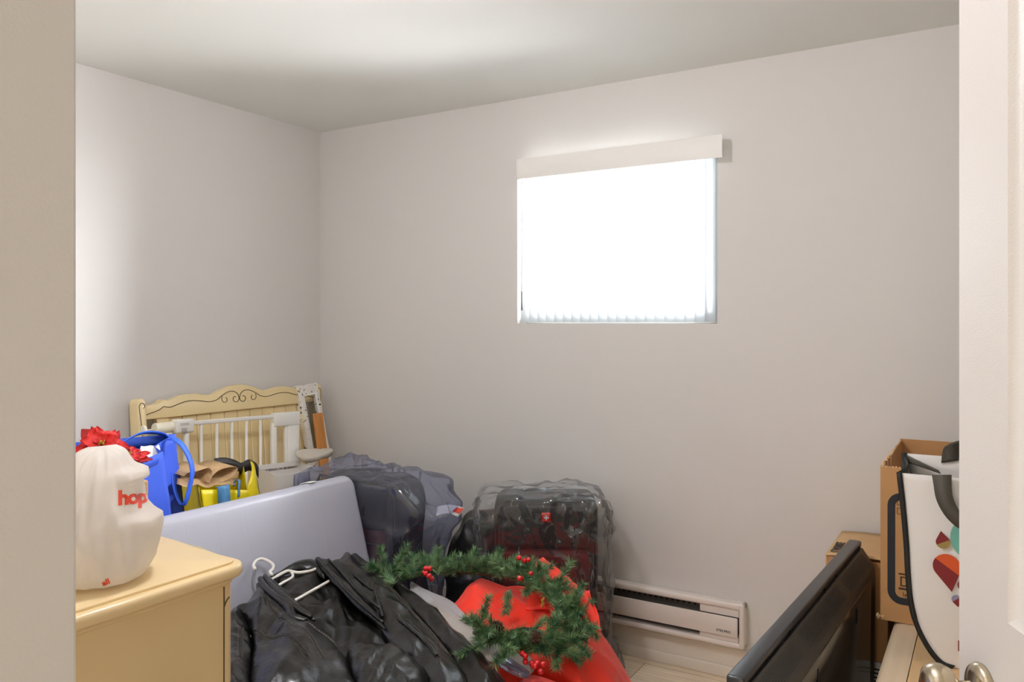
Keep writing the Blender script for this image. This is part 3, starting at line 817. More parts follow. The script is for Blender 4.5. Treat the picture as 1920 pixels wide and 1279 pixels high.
# folded white paper beside the flowers in the bag
obj_paper = obj('tissue_paper', sheet(*[Vector(p) for p in [(-2.400,1.608,0.914),(-2.440,1.710,0.932),(-2.470,1.723,0.957),(-2.460,1.648,0.964)]], 8, 8, crease(.006, (2, 2), 4, (1, 0, .5))), M['wcard'], solid=.0015)
tag(obj_paper, 'white folded paper sticking up inside the blue tote bag', 'paper')

# ================================================================== YELLOW BAG
yb = thing('yellow_shopping_bag', 'yellow woven shopping bag with pale blue straps, full of brown paper', 'shopping bag', (-2.53, 1.97, .42))
fl, fr, br_, bl_ = (-2.40, 1.90, Z0), (-2.40, 2.11, Z0), (-2.66, 2.11, Z0), (-2.66, 1.92, Z0)
FL, FR, BR, BL_ = (-2.415, 1.850, .788), (-2.405, 2.055, .752), (-2.47, 2.128, .83), (-2.66, 1.925, .842)
BRk = (-2.64, 2.235, .80)
obj('front_panel', sheet(fl, fr, FR, FL, 20, 18, crease(.007, (2, 2), 13, (1, 0, 0))), M['yellow'], yb, world=True, solid=.002)
obj('side_panel', sheet(fr, br_, BRk, FR, 4, 16), M['yellow'], yb, world=True, solid=.002)
def yside(s, t): return (0.012*sin(pi*s)*t, .02*sin(pi*t)*(s), 0)
bm = grid_sheet([[(-2.40, 2.05, .60), (-2.40, 2.12, .60), (-2.45, 2.17, .60)], [(-2.402, 2.052, .70), (-2.41, 2.115, .70), (-2.47, 2.165, .70)], [(-2.405, 2.055, .755), (-2.425, 2.10, .79), (-2.475, 2.15, .815)], [(-2.41, 2.062, .762), (-2.44, 2.105, .815), (-2.482, 2.134, .842)]], 5)
obj('side_flap', bm, M['yellow'], yb, world=True, solid=.002)
bm = bmesh.new(); P = [(-2.452, 2.175, .60), (-2.472, 2.170, .70), (-2.482, 2.158, .79), (-2.484, 2.140, .845)]
ribbon(bm, cat_rom(P, 5), [(-.012, .016, 0)]*16); obj('edge_binding', bm, M['olive'], yb, world=True, solid=.002)
obj('back_panel', sheet(bl_, br_, BRk, BL_, 16, 16, crease(.006, (2, 2), 14, (1, 0, 0))), M['yellow'], yb, world=True, solid=.002)
a, b = Vector(BL_), Vector(BRk)
pts = [a.lerp(b, t)+Vector((.006, 0, .0)) for t in (.52, .6, .7, .8, .9, 1.0)]
bm = bmesh.new()
top = cat_rom([(-2.620,2.074,0.848),(-2.620,2.122,0.845),(-2.620,2.169,0.830),(-2.620,2.206,0.811),(-2.620,2.244,0.819),(-2.620,2.280,0.800),(-2.620,2.295,0.780)], 4)
ribbon(bm, [p+Vector((0, 0, -.022)) for p in top], [(.0, 0, .046)]*len(top)); obj('back_rim_panel', bm, M['blackw'], yb, world=True, solid=.003)
obj('base', sheet(fl, fr, br_, bl_, 3, 3), M['yellow'], yb, world=True, solid=.002)
gl = [(-2.66, 1.92, Z0), (-2.40, 1.90, Z0)]
obj('side_gusset', sheet(gl[0], gl[1], FL, BL_, 8, 14, lambda s, t: (0, .025*sin(pi*s), 0)), M['yellow'], yb, world=True, solid=.002)
P = [Vector(p)+Vector((.010, 0, 0)) for p in ((-2.404, 1.946, .50), (-2.404, 1.945, .62), (-2.408, 1.944, .70), (-2.412, 1.943, .775), (-2.420, 1.943, .784))]
obj('strap', ribbon(bmesh.new(), cat_rom(P, 4), [(0.004, .050, 0)]*17), M['strap'], yb, world=True, solid=.003)
P = cat_rom([(-2.385,1.999,0.737),(-2.390,2.005,0.775),(-2.400,2.014,0.793),(-2.420,2.021,0.795),(-2.440,2.025,0.785),(-2.440,2.020,0.767)], 5)
obj('strap_loop', ribbon(bmesh.new(), P, [(-.006, .014, 0)]*len(P)), M['strap'], yb, world=True, solid=.003)
# brown paper
kp = thing('brown_paper_bag', 'crumpled brown kraft paper curling out of the yellow shopping bag', 'paper bag', (-2.53, 1.98, .70))
dx = Vector((-.10, -.02, .018))
P = cat_rom([(-2.455,1.922,0.793),(-2.455,1.936,0.818),(-2.455,1.964,0.835),(-2.455,2.008,0.840),(-2.455,2.040,0.837),(-2.455,2.052,0.827),(-2.455,2.045,0.812),(-2.455,2.018,0.796),(-2.455,1.983,0.788),(-2.455,1.964,0.783)], 6)
obj('paper_curl', ribbon(bmesh.new(), [p+dx/2 for p in P], [dx]*len(P)), M['kraft'], kp, world=True, solid=.0015)
P = cat_rom([(-2.460,1.820,0.836),(-2.460,1.835,0.847),(-2.460,1.866,0.846),(-2.460,1.898,0.849),(-2.460,1.926,0.850),(-2.460,1.940,0.830),(-2.460,1.928,0.791)], 6)
obj('paper_fold', ribbon(bmesh.new(), [p+dx/2 for p in P], [dx]*len(P)), M['kraft'], kp, world=True, solid=.0015)
obj('paper_layer', sheet(*[(-2.430,1.768,0.809),(-2.430,2.017,0.763),(-2.560,2.145,0.779),(-2.560,1.865,0.819)], 20, 12, crease(.012, (3, 2), 21, (0, 0, 1))), M['kraft'], kp, world=True, solid=.0015)

# ================================================================== WHITE CARTON
wc = thing('white_carton', 'tall open white cardboard carton with a printed line, by the safety gate', 'cardboard box', M=frame_m((-2.62, 2.385, 0), (.3285, .9446, 0), (0, 0, 1)))
WWd, WDp, WH = .215, .215, .735
bm = bmesh.new(); t = .004
box(bm, (0, 0, 0), (WWd, t, WH-.005)); box(bm, (0, WDp-t, 0), (WWd, WDp, WH+.008)); box(bm, (0, t, 0), (t, WDp-t, WH)); box(bm, (WWd-t, t, 0), (WWd, WDp-t, WH)); box(bm, (t, t, 0), (WWd-t, WDp-t, t))
obj('carton', bm, M['wcard'], wc, smooth=False)
text('printed_line', 'CONSERVER AU CONGELATEUR', .0135, M['inkb'], wc, (WWd-.016, WDp-t-.0012, WH-.014), Matrix.Rotation(pi, 4, 'Y'), bold=.0002, sx=.92)
cp = thing('crumpled_paper', 'crumpled off-white tissue paper below the orange slat in the corner', 'paper', [(-2.700,2.699,0.770)][0])
bm = blob((.06, .095, .024), 2.6, 20, lambda u, q: Vector((u.x*.3, u.y*.3, u.z))*(.014*noise.noise(u*1.3)-.006*abs(noise.noise(u*2.5)))+Vector((0, 0, .10*q.y*u.x)))
obj('tissue', bm, M['paper'], cp)

# ================================================================== WHITE PLASTIC BAG ON THE DRESSER
wb = thing('plastic_carrier_bag', 'white plastic carrier bag with red lettering standing on the dresser', 'plastic bag', [(-1.429,0.879,0.901)][0])
ZR = [(0, .055), (.008, .082), (.035, .098), (.075, .109), (.115, .114), (.130, .112), (.146, .084), (.170, .074), (.202, .070), (.211, .090), (.226, .086), (.236, .060), (.250, .050), (.262, .044), (.272, .030), (.277, .0)]
ZS = [(0, .06), (.008, .09), (.035, .102), (.075, .108), (.115, .106), (.130, .104), (.150, .099), (.170, .094), (.200, .085), (.210, .080), (.222, .075), (.232, .068), (.250, .055), (.262, .044), (.272, .028), (.277, .0)]
def interp(tab, z):
    for (a, ra), (b, rb_) in zip(tab, tab[1:]):
        if a <= z <= b: return ra+(rb_-ra)*(z-a)/(b-a)
    return 0
RD = math.atan2(.66, .75)       # the way the pulled corners point
def wr_r(th, z):
    k = max(0, cos(th-RD))**3
    z = z/.90; r_ = (interp(ZS, z)*(1-k)+interp(ZR, z)*k)*.90
    f = 1-2*abs(noise.noise(Vector((cos(th)*2.1+z*3, sin(th)*2.1, z*4.5+3))))
    g = 1-2*abs(noise.noise(Vector((cos(th)*5, sin(th)*5-z*8, z*7))))
    return r_*(1+(.14*f+.07*g)*(1-.75*k)*min(1, z/.03+.15))
bm = bmesh.new(); NT = 132; rows = []
zs = [.277*.90*(k/64) for k in range(65)]
for z in zs:
    if z >= .2492: rows.append([bm.verts.new((0, 0, .2493))]); continue
    zz = lambda th: max(0, z+(.010*noise.noise(Vector((cos(th)*3, sin(th)*3, 7)))*(z/.277)**3))
    rows.append([bm.verts.new((wr_r(2*pi*k/NT, z)*cos(2*pi*k/NT), wr_r(2*pi*k/NT, z)*sin(2*pi*k/NT), zz(2*pi*k/NT))) for k in range(NT)])
for A_, B_ in zip(rows, rows[1:]):
    for k in range(NT):
        if len(B_) > 1: bm.faces.new((A_[k], A_[(k+1) % NT], B_[(k+1) % NT], B_[k]))
        else: bm.faces.new((A_[k], A_[(k+1) % NT], B_[0]))
bm.faces.new(rows[0][::-1])
wbag = obj('bag', bm, M['bagw'], wb)
dgm = wbag.data
def wrap(me, target, M0, ray, off=.0012):
    """press flat lettering onto a soft surface along the direction ray (target space)"""
    bvh = BVHTree.FromPolygons([v.co for v in target.vertices], [p.vertices for p in target.polygons]); bm = bmesh.new(); bm.from_mesh(me)
    bmesh.ops.triangulate(bm, faces=bm.faces[:]); 
    for _ in range(5):
        le = [e for e in bm.edges if e.calc_length() > .004]
        if not le: break
        bmesh.ops.subdivide_edges(bm, edges=le, cuts=1); bmesh.ops.triangulate(bm, faces=bm.faces[:])
    bm.transform(M0); ray = Vector(ray).normalized(); dead = []
    for v in bm.verts:
        h = bvh.ray_cast(v.co-ray*.5, ray)
        if h[0] is None: dead.append(v)
        else: v.co = h[0]-ray*off
    bmesh.ops.delete(bm, geom=dead, context='VERTS')
    return bm
vdir = (Vector([(-1.358,0.886,1.047)][0])-Vector((0, 0, 1.38))).normalized()        # from the doorway towards the bag
right = vdir.cross(Vector((0, 0, 1))).normalized()
def face_m(p): 
    up_ = Vector((0, 0, 1)); n = right.cross(up_)
    Mx = Matrix((right, up_, n)).transposed().to_4x4(); Mx.translation = Vector(p); return Mx
inv = wb.matrix_basis.inverted()
p0 = inv @ Vector([(-1.337,0.853,1.056)][0])
obj('red_letters', wrap(text_mesh('hop', .036, 0, .0016, spacing=.86), wbag.data, face_m(p0), vdir, .0012), M['bagr'], wb, smooth=False, label='red letters on the bag')
p0 = inv @ Vector([(-1.303,0.803,0.926)][0])
obj('red_print', wrap(text_mesh('all', .014, 0, .0006), wbag.data, face_m(p0) @ Matrix.Rotation(.3, 4, 'Z'), vdir, .0035), M['bagr'], wb, smooth=False, label='small red print near the bottom')
sb = thing('small_carton', 'small brown carton on the dresser behind the white plastic bag', 'cardboard box', (-1.60, 1.01, dz+.0015))
obj('carton', B((-.09, -.02, 0), (.050, .05, .142), .003, 1), M['cardl'], sb, angle=40)

# ================================================================== SUITCASES IN POLYTHENE
def suitcase(org, rz, w, d, h, label, cover_label, filmm, seed, logo=True, flare=None, soft=False):
    t = thing('suitcase', label, 'suitcase', org, rz, group='suitcases wrapped in polythene')
    # origin: middle of the front face on the floor; front towards local -y
    if soft:
        bm = blob((w/2, d/2-.01, h/2-.02), 5, 34, lambda u, q: Vector((u.x, u.y, u.z))*(.020*(1-2*abs(noise.noise(Vector((q.x*6+4, q.y*5, q.z*3)))))-.008), Matrix.Translation((0, d/2+.012, h/2+.022)))
    else: bm = B((-w/2, 0.03, .045), (w/2, d, h), .045, 5)
    obj('shell', bm, M['case'], t, angle=50)
    obj('front_pocket', B((-w/2+.035, -.004, .75*h), (w/2-.035, .05, h-.022), .024, 4), M['case'], t, angle=50)
    obj('lower_pocket', B((-w/2+.035, -.012, .10), (w/2-.035, .05, .75*h-.008), .024, 4), M['casered'], t, angle=50, label='maroon lower pocket')
    zp = [(-w/2+.055, -.0135, .75*h-.055), (w/2-.055, -.0135, .75*h-.055)]
    obj('pocket_zip', T(zp, .003, 6), M['rubber'], t)
    pipe = [(-w/2+.012, .045, .10), (-w/2+.012, .045, h-.06), (-w/2+.045, .045, h-.008), (w/2-.045, .045, h-.008), (w/2-.012, .045, h-.06), (w/2-.012, .045, .10)]
    obj('piping', T(pipe, .006, 8), M['rubber'], t)
    hd = [(-.075, d*.55, h-.004), (-.07, d*.55, h+.003), (-.03, d*.55, h+.006), (.03, d*.55, h+.006), (.07, d*.55, h+.003), (.075, d*.55, h-.004)]
    obj('carry_handle', T(cat_rom(hd, 5), .008, 8, flat=.6), M['rubber'], t)
    for sx in (-1, 1):
        for yy in (.06, d-.04):
            obj('wheel', lathe(bmesh.new(), [(0, -.014), (.022, -.014), (.025, -.008), (.025, .008), (.022, .014), (0, .014)], 20, Matrix.Translation((sx*(w/2-.05), yy, .0255)) @ Matrix.Rotation(pi/2, 4, 'Y')), M['rubber'], t)
            obj('wheel_housing', B((sx*(w/2-.05)-.024, yy-.02, .03), (sx*(w/2-.05)+.024, yy+.02, .06), .004, 1), M['rubber'], t, angle=40)
    lg = obj('badge', B((-.018, -.012, h-.076), (.018, .0, h-.040), .008, 3), M['berry'], t, angle=50, label='red rounded badge with a white cross')
    bm = B((-.009, -.0128, h-.0605), (.009, -.0118, h-.0555)); box(bm, (-.0025, -.0129, h-.067), (.0025, -.0119, h-.049))
    obj('badge_cross', bm, M['vinyl'], lg, smooth=False)
    for sx in (-1, 1):
        obj('zip_pull', T([(sx*(w/2-.022), .022, h*.63), (sx*(w/2-.020), .012, h*.60), (sx*(w/2-.026), .010, h*.55), (sx*(w/2-.030), .012, h*.59), (sx*(w/2-.022), .022, h*.63)], .0022, 6), M['zip'], t)
    # loose polythene sleeve over the case
    def dsp(u, q):
        p = Vector((q.x*3.2, q.y*3.2, q.z*1.7))+Vector((seed, 0, 0))
        f = 1-2.2*abs(noise.noise(p)); g = 1-2.0*abs(noise.noise(Vector((q.x*15, q.y*11, q.z*3.2+seed))))
        fine = 1-2*abs(noise.noise(q*16+Vector((seed, 2, 0))))
        vd = noise.voronoi(Vector((q.x*9+seed+.6*noise.noise(q*6), q.y*9, q.z*5+.5*noise.noise(q*5))))[0]
        k = .005*f+.007*g+.003*fine-.005+.011*max(0, 1-(vd[1]-vd[0])*3.2)
        v = Vector((u.x, u.y, u.z))*k
        if u.z > .6: v.z += .002*(1-abs(u.x))*(1-abs(u.y))+.004*noise.noise(Vector((q.x*9+seed, q.y*9, 3)))
        if u.z > .9: v.z += .008*max(0, 1-abs(u.x-.12)/.6)*max(0, .5+q.y/d)
        if flare: v += Vector(flare(u, q))
        if q.z+h/2+.010+v.z < .004: v.z = .004-(q.z+h/2+.010)
        return v
    bm = blob((w/2+.016, d/2+.024, h/2+.002), 14, 72, dsp, Matrix.Translation((0, d/2-.002, h/2+.010)))
    o = obj('polythene_sleeve', bm, filmm, t, smooth=True, angle=28, label=cover_label)
    return t
def flare2(u, q):
    v = Vector()
    if u.x < -.55 and u.z > .35: v.x -= .060*((-u.x-.55)/.45)*max(0, 1-abs(u.z-.78)/.42)*(1+.5*noise.noise(Vector((u.y*3, u.z*7, 1))))
    if u.x < -.7 and u.z > -.2: v.x -= .03*max(0, 1-abs(u.z-.35)/.4)
    if u.x > .7: v.x += .040*((u.x-.7)/.3)*(.55+.45*noise.noise(Vector((u.y*4, u.z*4, 9))))*(1 if u.z < .85 else .3)
    if u.x > .6 and u.z < -.75: v.x += .05
    return v
s2 = suitcase((-1.4345, 2.633, 0), radians(29.5), .40, .275, .708, 'dark suitcase with red badge in clear polythene, right of the two', 'clear crinkled polythene sleeve', M['film'], 2.3, True, flare2)
def flare1(u, q):
    v = Vector()
    if u.x > .6: v.x += .11*((u.x-.6)/.4)*max(0, 1-abs(u.z-.62)/.5)*(1+.4*noise.noise(Vector((u.y*3, u.z*6, 4))))+.03*((u.x-.6)/.4)
    if u.x < -.3 and u.z > .5: v.z += .035*(-u.x)*max(0, u.y+.4)
    if u.x < -.6 and u.z > .3: v.x -= .03
    return v
s1 = suitcase((-2.285, 2.455, 0), radians(-3), .48, .28, .735, 'dark suitcase in bluish polythene, left of the two, behind the grey table', 'bluish crinkled polythene sleeve', M['filmb'], 7.1, True, flare1, True)

# black bin liner heap between the suitcases
def bin_d(u, q):
    f = 1-2*abs(noise.noise(q*5.5+Vector((3, 3, 0)))); g = 1-2*abs(noise.noise(q*12+Vector((1, 7, 0))))
    v = Vector((u.x, u.y, u.z))*(.035*f+.014*g)
    if u.z > 0: v.x -= q.x*.25*u.z; v.z += .03*noise.noise(Vector((q.x*6, q.y*6, 1)))
    return v
bg = thing('black_bin_bag', 'shiny black bin bag heaped between the two wrapped suitcases', 'bin bag', (-1.845, 2.845, 0))
bm = blob((.100, .130, .27), 3.2, 26, bin_d, Matrix.Translation((0, 0, .285)))
for v in bm.verts: v.co.z = max(.001, v.co.z)
obj('bag', bm, M['binliner'], bg, angle=40)
lf = thing('leaflet', 'white and red folded leaflet lying on the black bin bag', 'leaflet', [(-1.901,2.672,0.591)][0], radians(30))
bm = sheet((-.06, -.02, 0), (.03, -.025, .0), (.055, .015, .025), (-.06, .02, .03), 10, 8, lambda s, t: (0, 0, .012*sin(pi*s)))
obj('sheet', bm, M['wcard'], lf, solid=.003)
bm = sheet((.005, -.012, .0190), (.036, -.017, .011), (.050, .006, .0265), (.02, .006, .030), 6, 6)
obj('red_stripe', bm, M['bagr'], lf, solid=.001, label='red stripe')
# ================================================================== RED BAG AND WREATH
rb = thing('red_storage_bag', 'bright red zipped storage bag slumped on the floor under the wreath', 'storage bag', (-1.30, 2.29, 0))
def red_d(u, q):
    a = 1-2*abs(noise.noise(Vector((q.x*4.5+q.z*2, q.y*3, q.z*2.2+5))))
    b2 = 1-2*abs(noise.noise(Vector((q.x*8, q.y*8, q.z*5+1))))
    v = Vector((u.x, u.y, u.z))*(.032*a+.014*b2)
    if u.z > 0:
        v.z += .16*q.y*u.z-.03*q.x*u.z
        d = (Vector((q.x, q.y, 0))-Vector((-.16, .02, 0))).length
        v.z += .055*max(0, 1-d/.16)
    v.x += -.10*u.z*max(0, u.x)-.02*u.z
    return v
RBM = Matrix.Rotation(radians(26), 4, 'Z')
bm = blob((.275, .235, .195), 4.2, 56, red_d, Matrix.Translation((0, 0, .210)) @ RBM)
for v in bm.verts: v.co.z = max(.001, v.co.z)
obj('bag_body', bm, M['red'], rb, angle=40)
# raised back flap peaking against the suitcase
rows = [[(-1.304,2.250,0.431),(-1.227,2.273,0.439),(-1.133,2.259,0.443),(-1.054,2.237,0.441),(-1.014,2.214,0.424)],
        [(-1.343,2.343,0.485),(-1.257,2.348,0.490),(-1.160,2.313,0.482),(-1.088,2.286,0.477),(-1.059,2.280,0.464)],
        [(-1.362,2.425,0.530),(-1.287,2.423,0.509),(-1.216,2.396,0.496),(-1.152,2.364,0.491),(-1.112,2.342,0.487)],
        [(-1.351,2.455,0.543),(-1.293,2.455,0.514),(-1.234,2.432,0.497),(-1.200,2.406,0.485),(-1.131,2.377,0.486)]]
obj('back_flap', grid_sheet(rows, 5, lambda s, t: (0, 0, .012*(1-2*abs(noise.noise(Vector((s*4, t*3, 2))))))), M['red'], rb, world=True, solid=.003)
P = cat_rom([(-1.190,2.389,0.495),(-1.191,2.341,0.491),(-1.188,2.296,0.480),(-1.183,2.253,0.467)], 5)
obj('zip_tape', ribbon(bmesh.new(), P, [(.010, .010, .006)]*len(P)), M['zipb'], rb, world=True, solid=.003)
# slack opening edge inside the wreath
P = cat_rom([(-1.268,2.038,0.428),(-1.259,2.067,0.437),(-1.237,2.092,0.443),(-1.200,2.114,0.443),(-1.167,2.122,0.435)], 5)
obj('zip_tape', ribbon(bmesh.new(), P, [(.012, -.004, .016)]*len(P)), M['zipb'], rb, world=True, solid=.003)
# near corner: paler coral side flap with black binding at the bottom of the view
fl_ = thing('coral_storage_bag', 'coral red folded storage bag with black edge below the grey sleeve', 'storage bag', (-1.06, 1.975, 0))
bm = blob((.11, .075, .170), 5, 20, lambda u, q: Vector((u.x, u.y, u.z))*(.010*noise.noise(q*7))+(Vector((0, 0, .10*q.y-.22*q.x)) if u.z > 0 else Vector()), Matrix.Translation((0, 0, .18)) @ Matrix.Rotation(radians(20), 4, 'Z'))
for v in bm.verts: v.co.z = max(.001, v.co.z)
obj('bag_body', bm, M['redlt'], fl_)

wr = thing('christmas_wreath', 'green artificial pine wreath with red berries lying on the red bag', 'wreath', [(-1.402,2.167,0.456)][0])
wc0 = Vector([(-1.402,2.167,0.456)][0])
loc = lambda p: Vector(p)-wc0
ez = Vector((.20, -.34, .92)).normalized()
RING = cat_rom([loc(p) for p in [(-1.771,2.109,0.493),(-1.725,2.183,0.503),(-1.654,2.273,0.505),(-1.546,2.314,0.508),(-1.419,2.321,0.512),(-1.301,2.298,0.520),(-1.202,2.264,0.485),(-1.128,2.216,0.450),(-1.100,2.139,0.424),(-1.126,2.053,0.422),(-1.183,1.996,0.446),(-1.261,1.972,0.457),(-1.393,2.032,0.423),(-1.570,2.113,0.392),(-1.737,2.153,0.421)]], 8, True)
NR = len(RING); RC = sum(RING, Vector())/NR
def ringp(a): 
    t = (a/(2*pi) % 1)*NR; k = int(t) % NR
    return RING[k].lerp(RING[(k+1) % NR], t-int(t))
obj('wire_ring', T(RING, .008, 6, closed=True), M['twig'], wr)
r = random.Random(5)
fbm = bmesh.new(); tips = []
def needle(p, d, Ln, w):
    s = d.orthogonal().normalized(); s.rotate(Matrix.Rotation(r.uniform(0, 6.28), 3, d)); u2 = d.cross(s)
    q = [fbm.verts.new(p+s*w), fbm.verts.new(p-s*w*.5+u2*w*.87), fbm.verts.new(p-s*w*.5-u2*w*.87)]; e = fbm.verts.new(p+d*Ln)
    for k in range(3): fbm.faces.new((q[k], q[(k+1) % 3], e))
tw = bmesh.new()
def sprig(p0, d, Ln, dens=1.0, droop=.0):
    d = d.normalized(); n = 7
    pts = [p0+d*(Ln*k/n)+Vector((0, 0, -droop*(k/n)**2)) for k in range(n+1)]
    tube(tw, pts, [.003-.0018*k/n for k in range(n+1)], 5)
    cnt = int(Ln*2100*dens)
    for i in range(cnt):
        t = i/cnt; k = min(n-1, int(t*n)); f = t*n-k
        p = pts[k].lerp(pts[k+1], f); dd = (pts[k+1]-pts[k]).normalized()
        s = dd.orthogonal().normalized(); s.rotate(Matrix.Rotation(r.uniform(0, 6.283), 3, dd))
        v = (dd*r.uniform(.45, .95)+s*r.uniform(.7, 1)).normalized()
        needle(p, v, r.uniform(.024, .042)*(1-.25*t), .0013)
ns = 118
for k in range(ns):
    a = 2*pi*k/ns+r.uniform(-.06, .06)
    p = ringp(a)
    if 11.6/15 < (a/(2*pi)) % 1 < 14.6/15: continue
    tang = (ringp(a+.05)-ringp(a-.05)).normalized()
    rad = p-RC; rad = (rad-ez*rad.dot(ez)).normalized()
    kind = k % 3
    d = tang*r.uniform(.5, 1.0)*(-1 if k % 2 else 1)+rad*(r.uniform(.3, .9) if kind == 0 else r.uniform(-.7, -.1) if kind == 1 else r.uniform(-.1, .4))+ez*(r.uniform(.25, .8) if kind else r.uniform(.0, .6))
    sprig(p, d, r.uniform(.075, .135), 1.0)
# a few long shoots the photograph shows clearly
for (a, b) in (([(-1.307,2.155,0.537)][0], [(-1.307,2.131,0.468)][0]), ([(-1.156,2.176,0.400)][0], [(-1.052,2.145,0.363)][0]), ([(-1.141,2.184,0.408)][0], [(-1.044,2.173,0.424)][0]),
               ([(-1.151,2.202,0.458)][0], [(-1.084,2.195,0.552)][0]), ([(-1.311,2.316,0.481)][0], [(-1.292,2.327,0.579)][0]), ([(-1.393,2.313,0.513)][0], [(-1.379,2.344,0.579)][0]),
               ([(-1.476,2.309,0.518)][0], [(-1.459,2.343,0.592)][0]), ([(-1.555,2.262,0.518)][0], [(-1.541,2.317,0.590)][0]), ([(-1.622,2.198,0.515)][0], [(-1.643,2.233,0.599)][0]),
               ([(-1.675,2.119,0.519)][0], [(-1.704,2.173,0.579)][0]), ([(-1.295,2.325,0.499)][0], [(-1.206,2.309,0.536)][0]), ([(-1.696,2.060,0.514)][0], [(-1.816,2.105,0.535)][0]),
               ([(-1.354,2.056,0.441)][0], [(-1.408,2.047,0.458)][0]), ([(-1.248,2.073,0.407)][0], [(-1.321,2.006,0.424)][0]), ([(-1.118,2.175,0.432)][0], [(-1.056,2.189,0.472)][0])):
    sprig(loc(a), loc(b)-loc(a), (loc(b)-loc(a)).length, 1.35)
obj('foliage', fbm, M['pine'], wr, smooth=False)
obj('twigs', tw, M['twig'], wr)
def berries(c, n, seed):
    q = random.Random(seed)
    for k in range(n):
        p = Vector(c)+Vector((q.uniform(-.022, .022), q.uniform(-.012, .012), q.uniform(-.020, .022)))
        o = obj('berry', lathe(bmesh.new(), [(0, -.0088), (.006, -.0066), (.0086, -.001), (.0075, .0048), (.0035, .0078), (0, .0083)], 14, Matrix.Translation(p)), M['berry'], wr)
for c, n, s in ((loc([(-1.515,2.006,0.592)][0]), 6, 1), (loc([(-1.137,1.953,0.431)][0]), 5, 2), (loc([(-1.081,1.940,0.424)][0]), 5, 3), (loc([(-1.305,2.249,0.550)][0]), 4, 4), (loc([(-1.308,2.247,0.606)][0]), 3, 6)): berries(c, n, s)
def cone(p, d, s=1):
    bm = bmesh.new(); rot = Vector((0, 0, 1)).rotation_difference(Vector(d).normalized()).to_matrix().to_4x4()
    lathe(bm, [(0, 0), (.010, .004), (.013, .016), (.010, .034), (0, .044)], 10)
    for k in range(46):
        t = k/46; a = k*2.39996; z = .004+.038*t; rr = .014*sin(pi*(.12+.80*t))**.8
        sc = [(rr*.5*cos(a), rr*.5*sin(a), z), ((rr+.005)*cos(a+.28), (rr+.005)*sin(a+.28), z+.003), ((rr+.008)*cos(a), (rr+.008)*sin(a), z+.006), ((rr+.005)*cos(a-.28), (rr+.005)*sin(a-.28), z+.003)]
        vs = [bm.verts.new(v) for v in sc]; top = bm.verts.new((rr*.6*cos(a), rr*.6*sin(a), z+.006))
        bm.faces.new(vs); bm.faces.new((vs[0], vs[1], top)); bm.faces.new((vs[1], vs[2], top)); bm.faces.new((vs[2], vs[3], top)); bm.faces.new((vs[3], vs[0], top))
    bm.transform(Matrix.Translation(p) @ rot @ Matrix.Scale(s, 4)); obj('pine_cone', bm, M['cone'], wr, smooth=False)
cone(loc([(-1.262,1.960,0.483)][0]), (.9, .3, .25), 1.0); cone(loc([(-1.137,2.024,0.455)][0]), (.3, -.6, .5), .95)
bm = bmesh.new()
q = random.Random(3)
for k in range(16): 
    p = loc([(-1.207,2.191,0.500)][0])+Vector((q.uniform(-.004, .004), q.uniform(-.004, .004), -.012+.0018*k))
    bmesh.ops.create_icosphere(bm, subdivisions=1, radius=.0032, matrix=Matrix.Translation(p))
obj('gold_beads', bm, M['stamen'], wr, label='small cluster of gold beads')

# ================================================================== CLOTHES PILE
def pile(x, y): return .52-.167*(x+2.05)
hp = thing('clothes_heap', 'dark heap of folded clothes under the black leather jacket', 'clothes', (-1.60, 1.78, 0))
out = [(-2.00, 1.50), (-2.02, 1.80), (-2.04, 2.16), (-1.72, 2.08), (-1.42, 1.93), (-1.24, 1.85), (-1.18, 1.60), (-1.22, 1.35), (-1.60, 1.28), (-1.90, 1.40)]
def heap_mesh():
    bm = bmesh.new(); loops = []
    cx, cy = -1.60, 1.75
    lv = [(0, 1.0), (.12, 1.03), (.25, 1.0), (.70, .99), (.93, .97), (1.0, .92)]
    P = cat_rom([(x, y, 0) for x, y in out], 6, True)
    for h, s in lv:
        ring_ = []
        for p in P:
            x = cx+(p.x-cx)*s; y = cy+(p.y-cy)*s
            ring_.append(bm.verts.new((x, y, max(.001, h*(pile(x, y)-.022)))))
        loops.append(ring_)
    n = len(P)
    for a, b in zip(loops, loops[1:]):
        for k in range(n): bm.faces.new((a[k], a[(k+1) % n], b[(k+1) % n], b[k]))
    c = bm.verts.new((cx, cy, pile(cx, cy)-.022))
    for k in range(n): bm.faces.new((loops[-1][k], loops[-1][(k+1) % n], c))
    return bm
bm = heap_mesh()
for v in bm.verts:
    v.co.x = max(v.co.x, -2.046-v.co.z*.28+.065) if v.co.x < -1.9 else v.co.x
obj('heap', bm, M['dark'], hp, world=True)

# grey garments showing past the sleeve
def garment(name, label, cat, outl, off, puff, m, seed, ang, group=None, part='cloth'):
    t = thing(name, label, cat, (sum(p[0] for p in outl)/len(outl), sum(p[1] for p in outl)/len(outl), pile(-1.5, 2)-.1), group=group)
    obj(part, patch(outl, lambda x, y: pile(x, y)+off, .012, puff, .025, ridges(ang, 2.2, 20, .007, seed)), m, t, world=True, solid=.004)
    return t
AN = radians(-35)
garment('grey_jacket', 'pale grey garment peeping out lowest beside the wreath', 'clothes', [(-1.747,2.210,0.439),(-1.666,2.196,0.426),(-1.576,2.197,0.411),(-1.456,2.164,0.391),(-1.353,2.133,0.374),(-1.300,2.142,0.365),(-1.270,2.116,0.360),(-1.270,2.071,0.360),(-1.337,2.031,0.371),(-1.473,2.052,0.394),(-1.630,2.090,0.420)], .000, .020, M['greyc'], 4, AN, 'grey garments under the leather jacket')
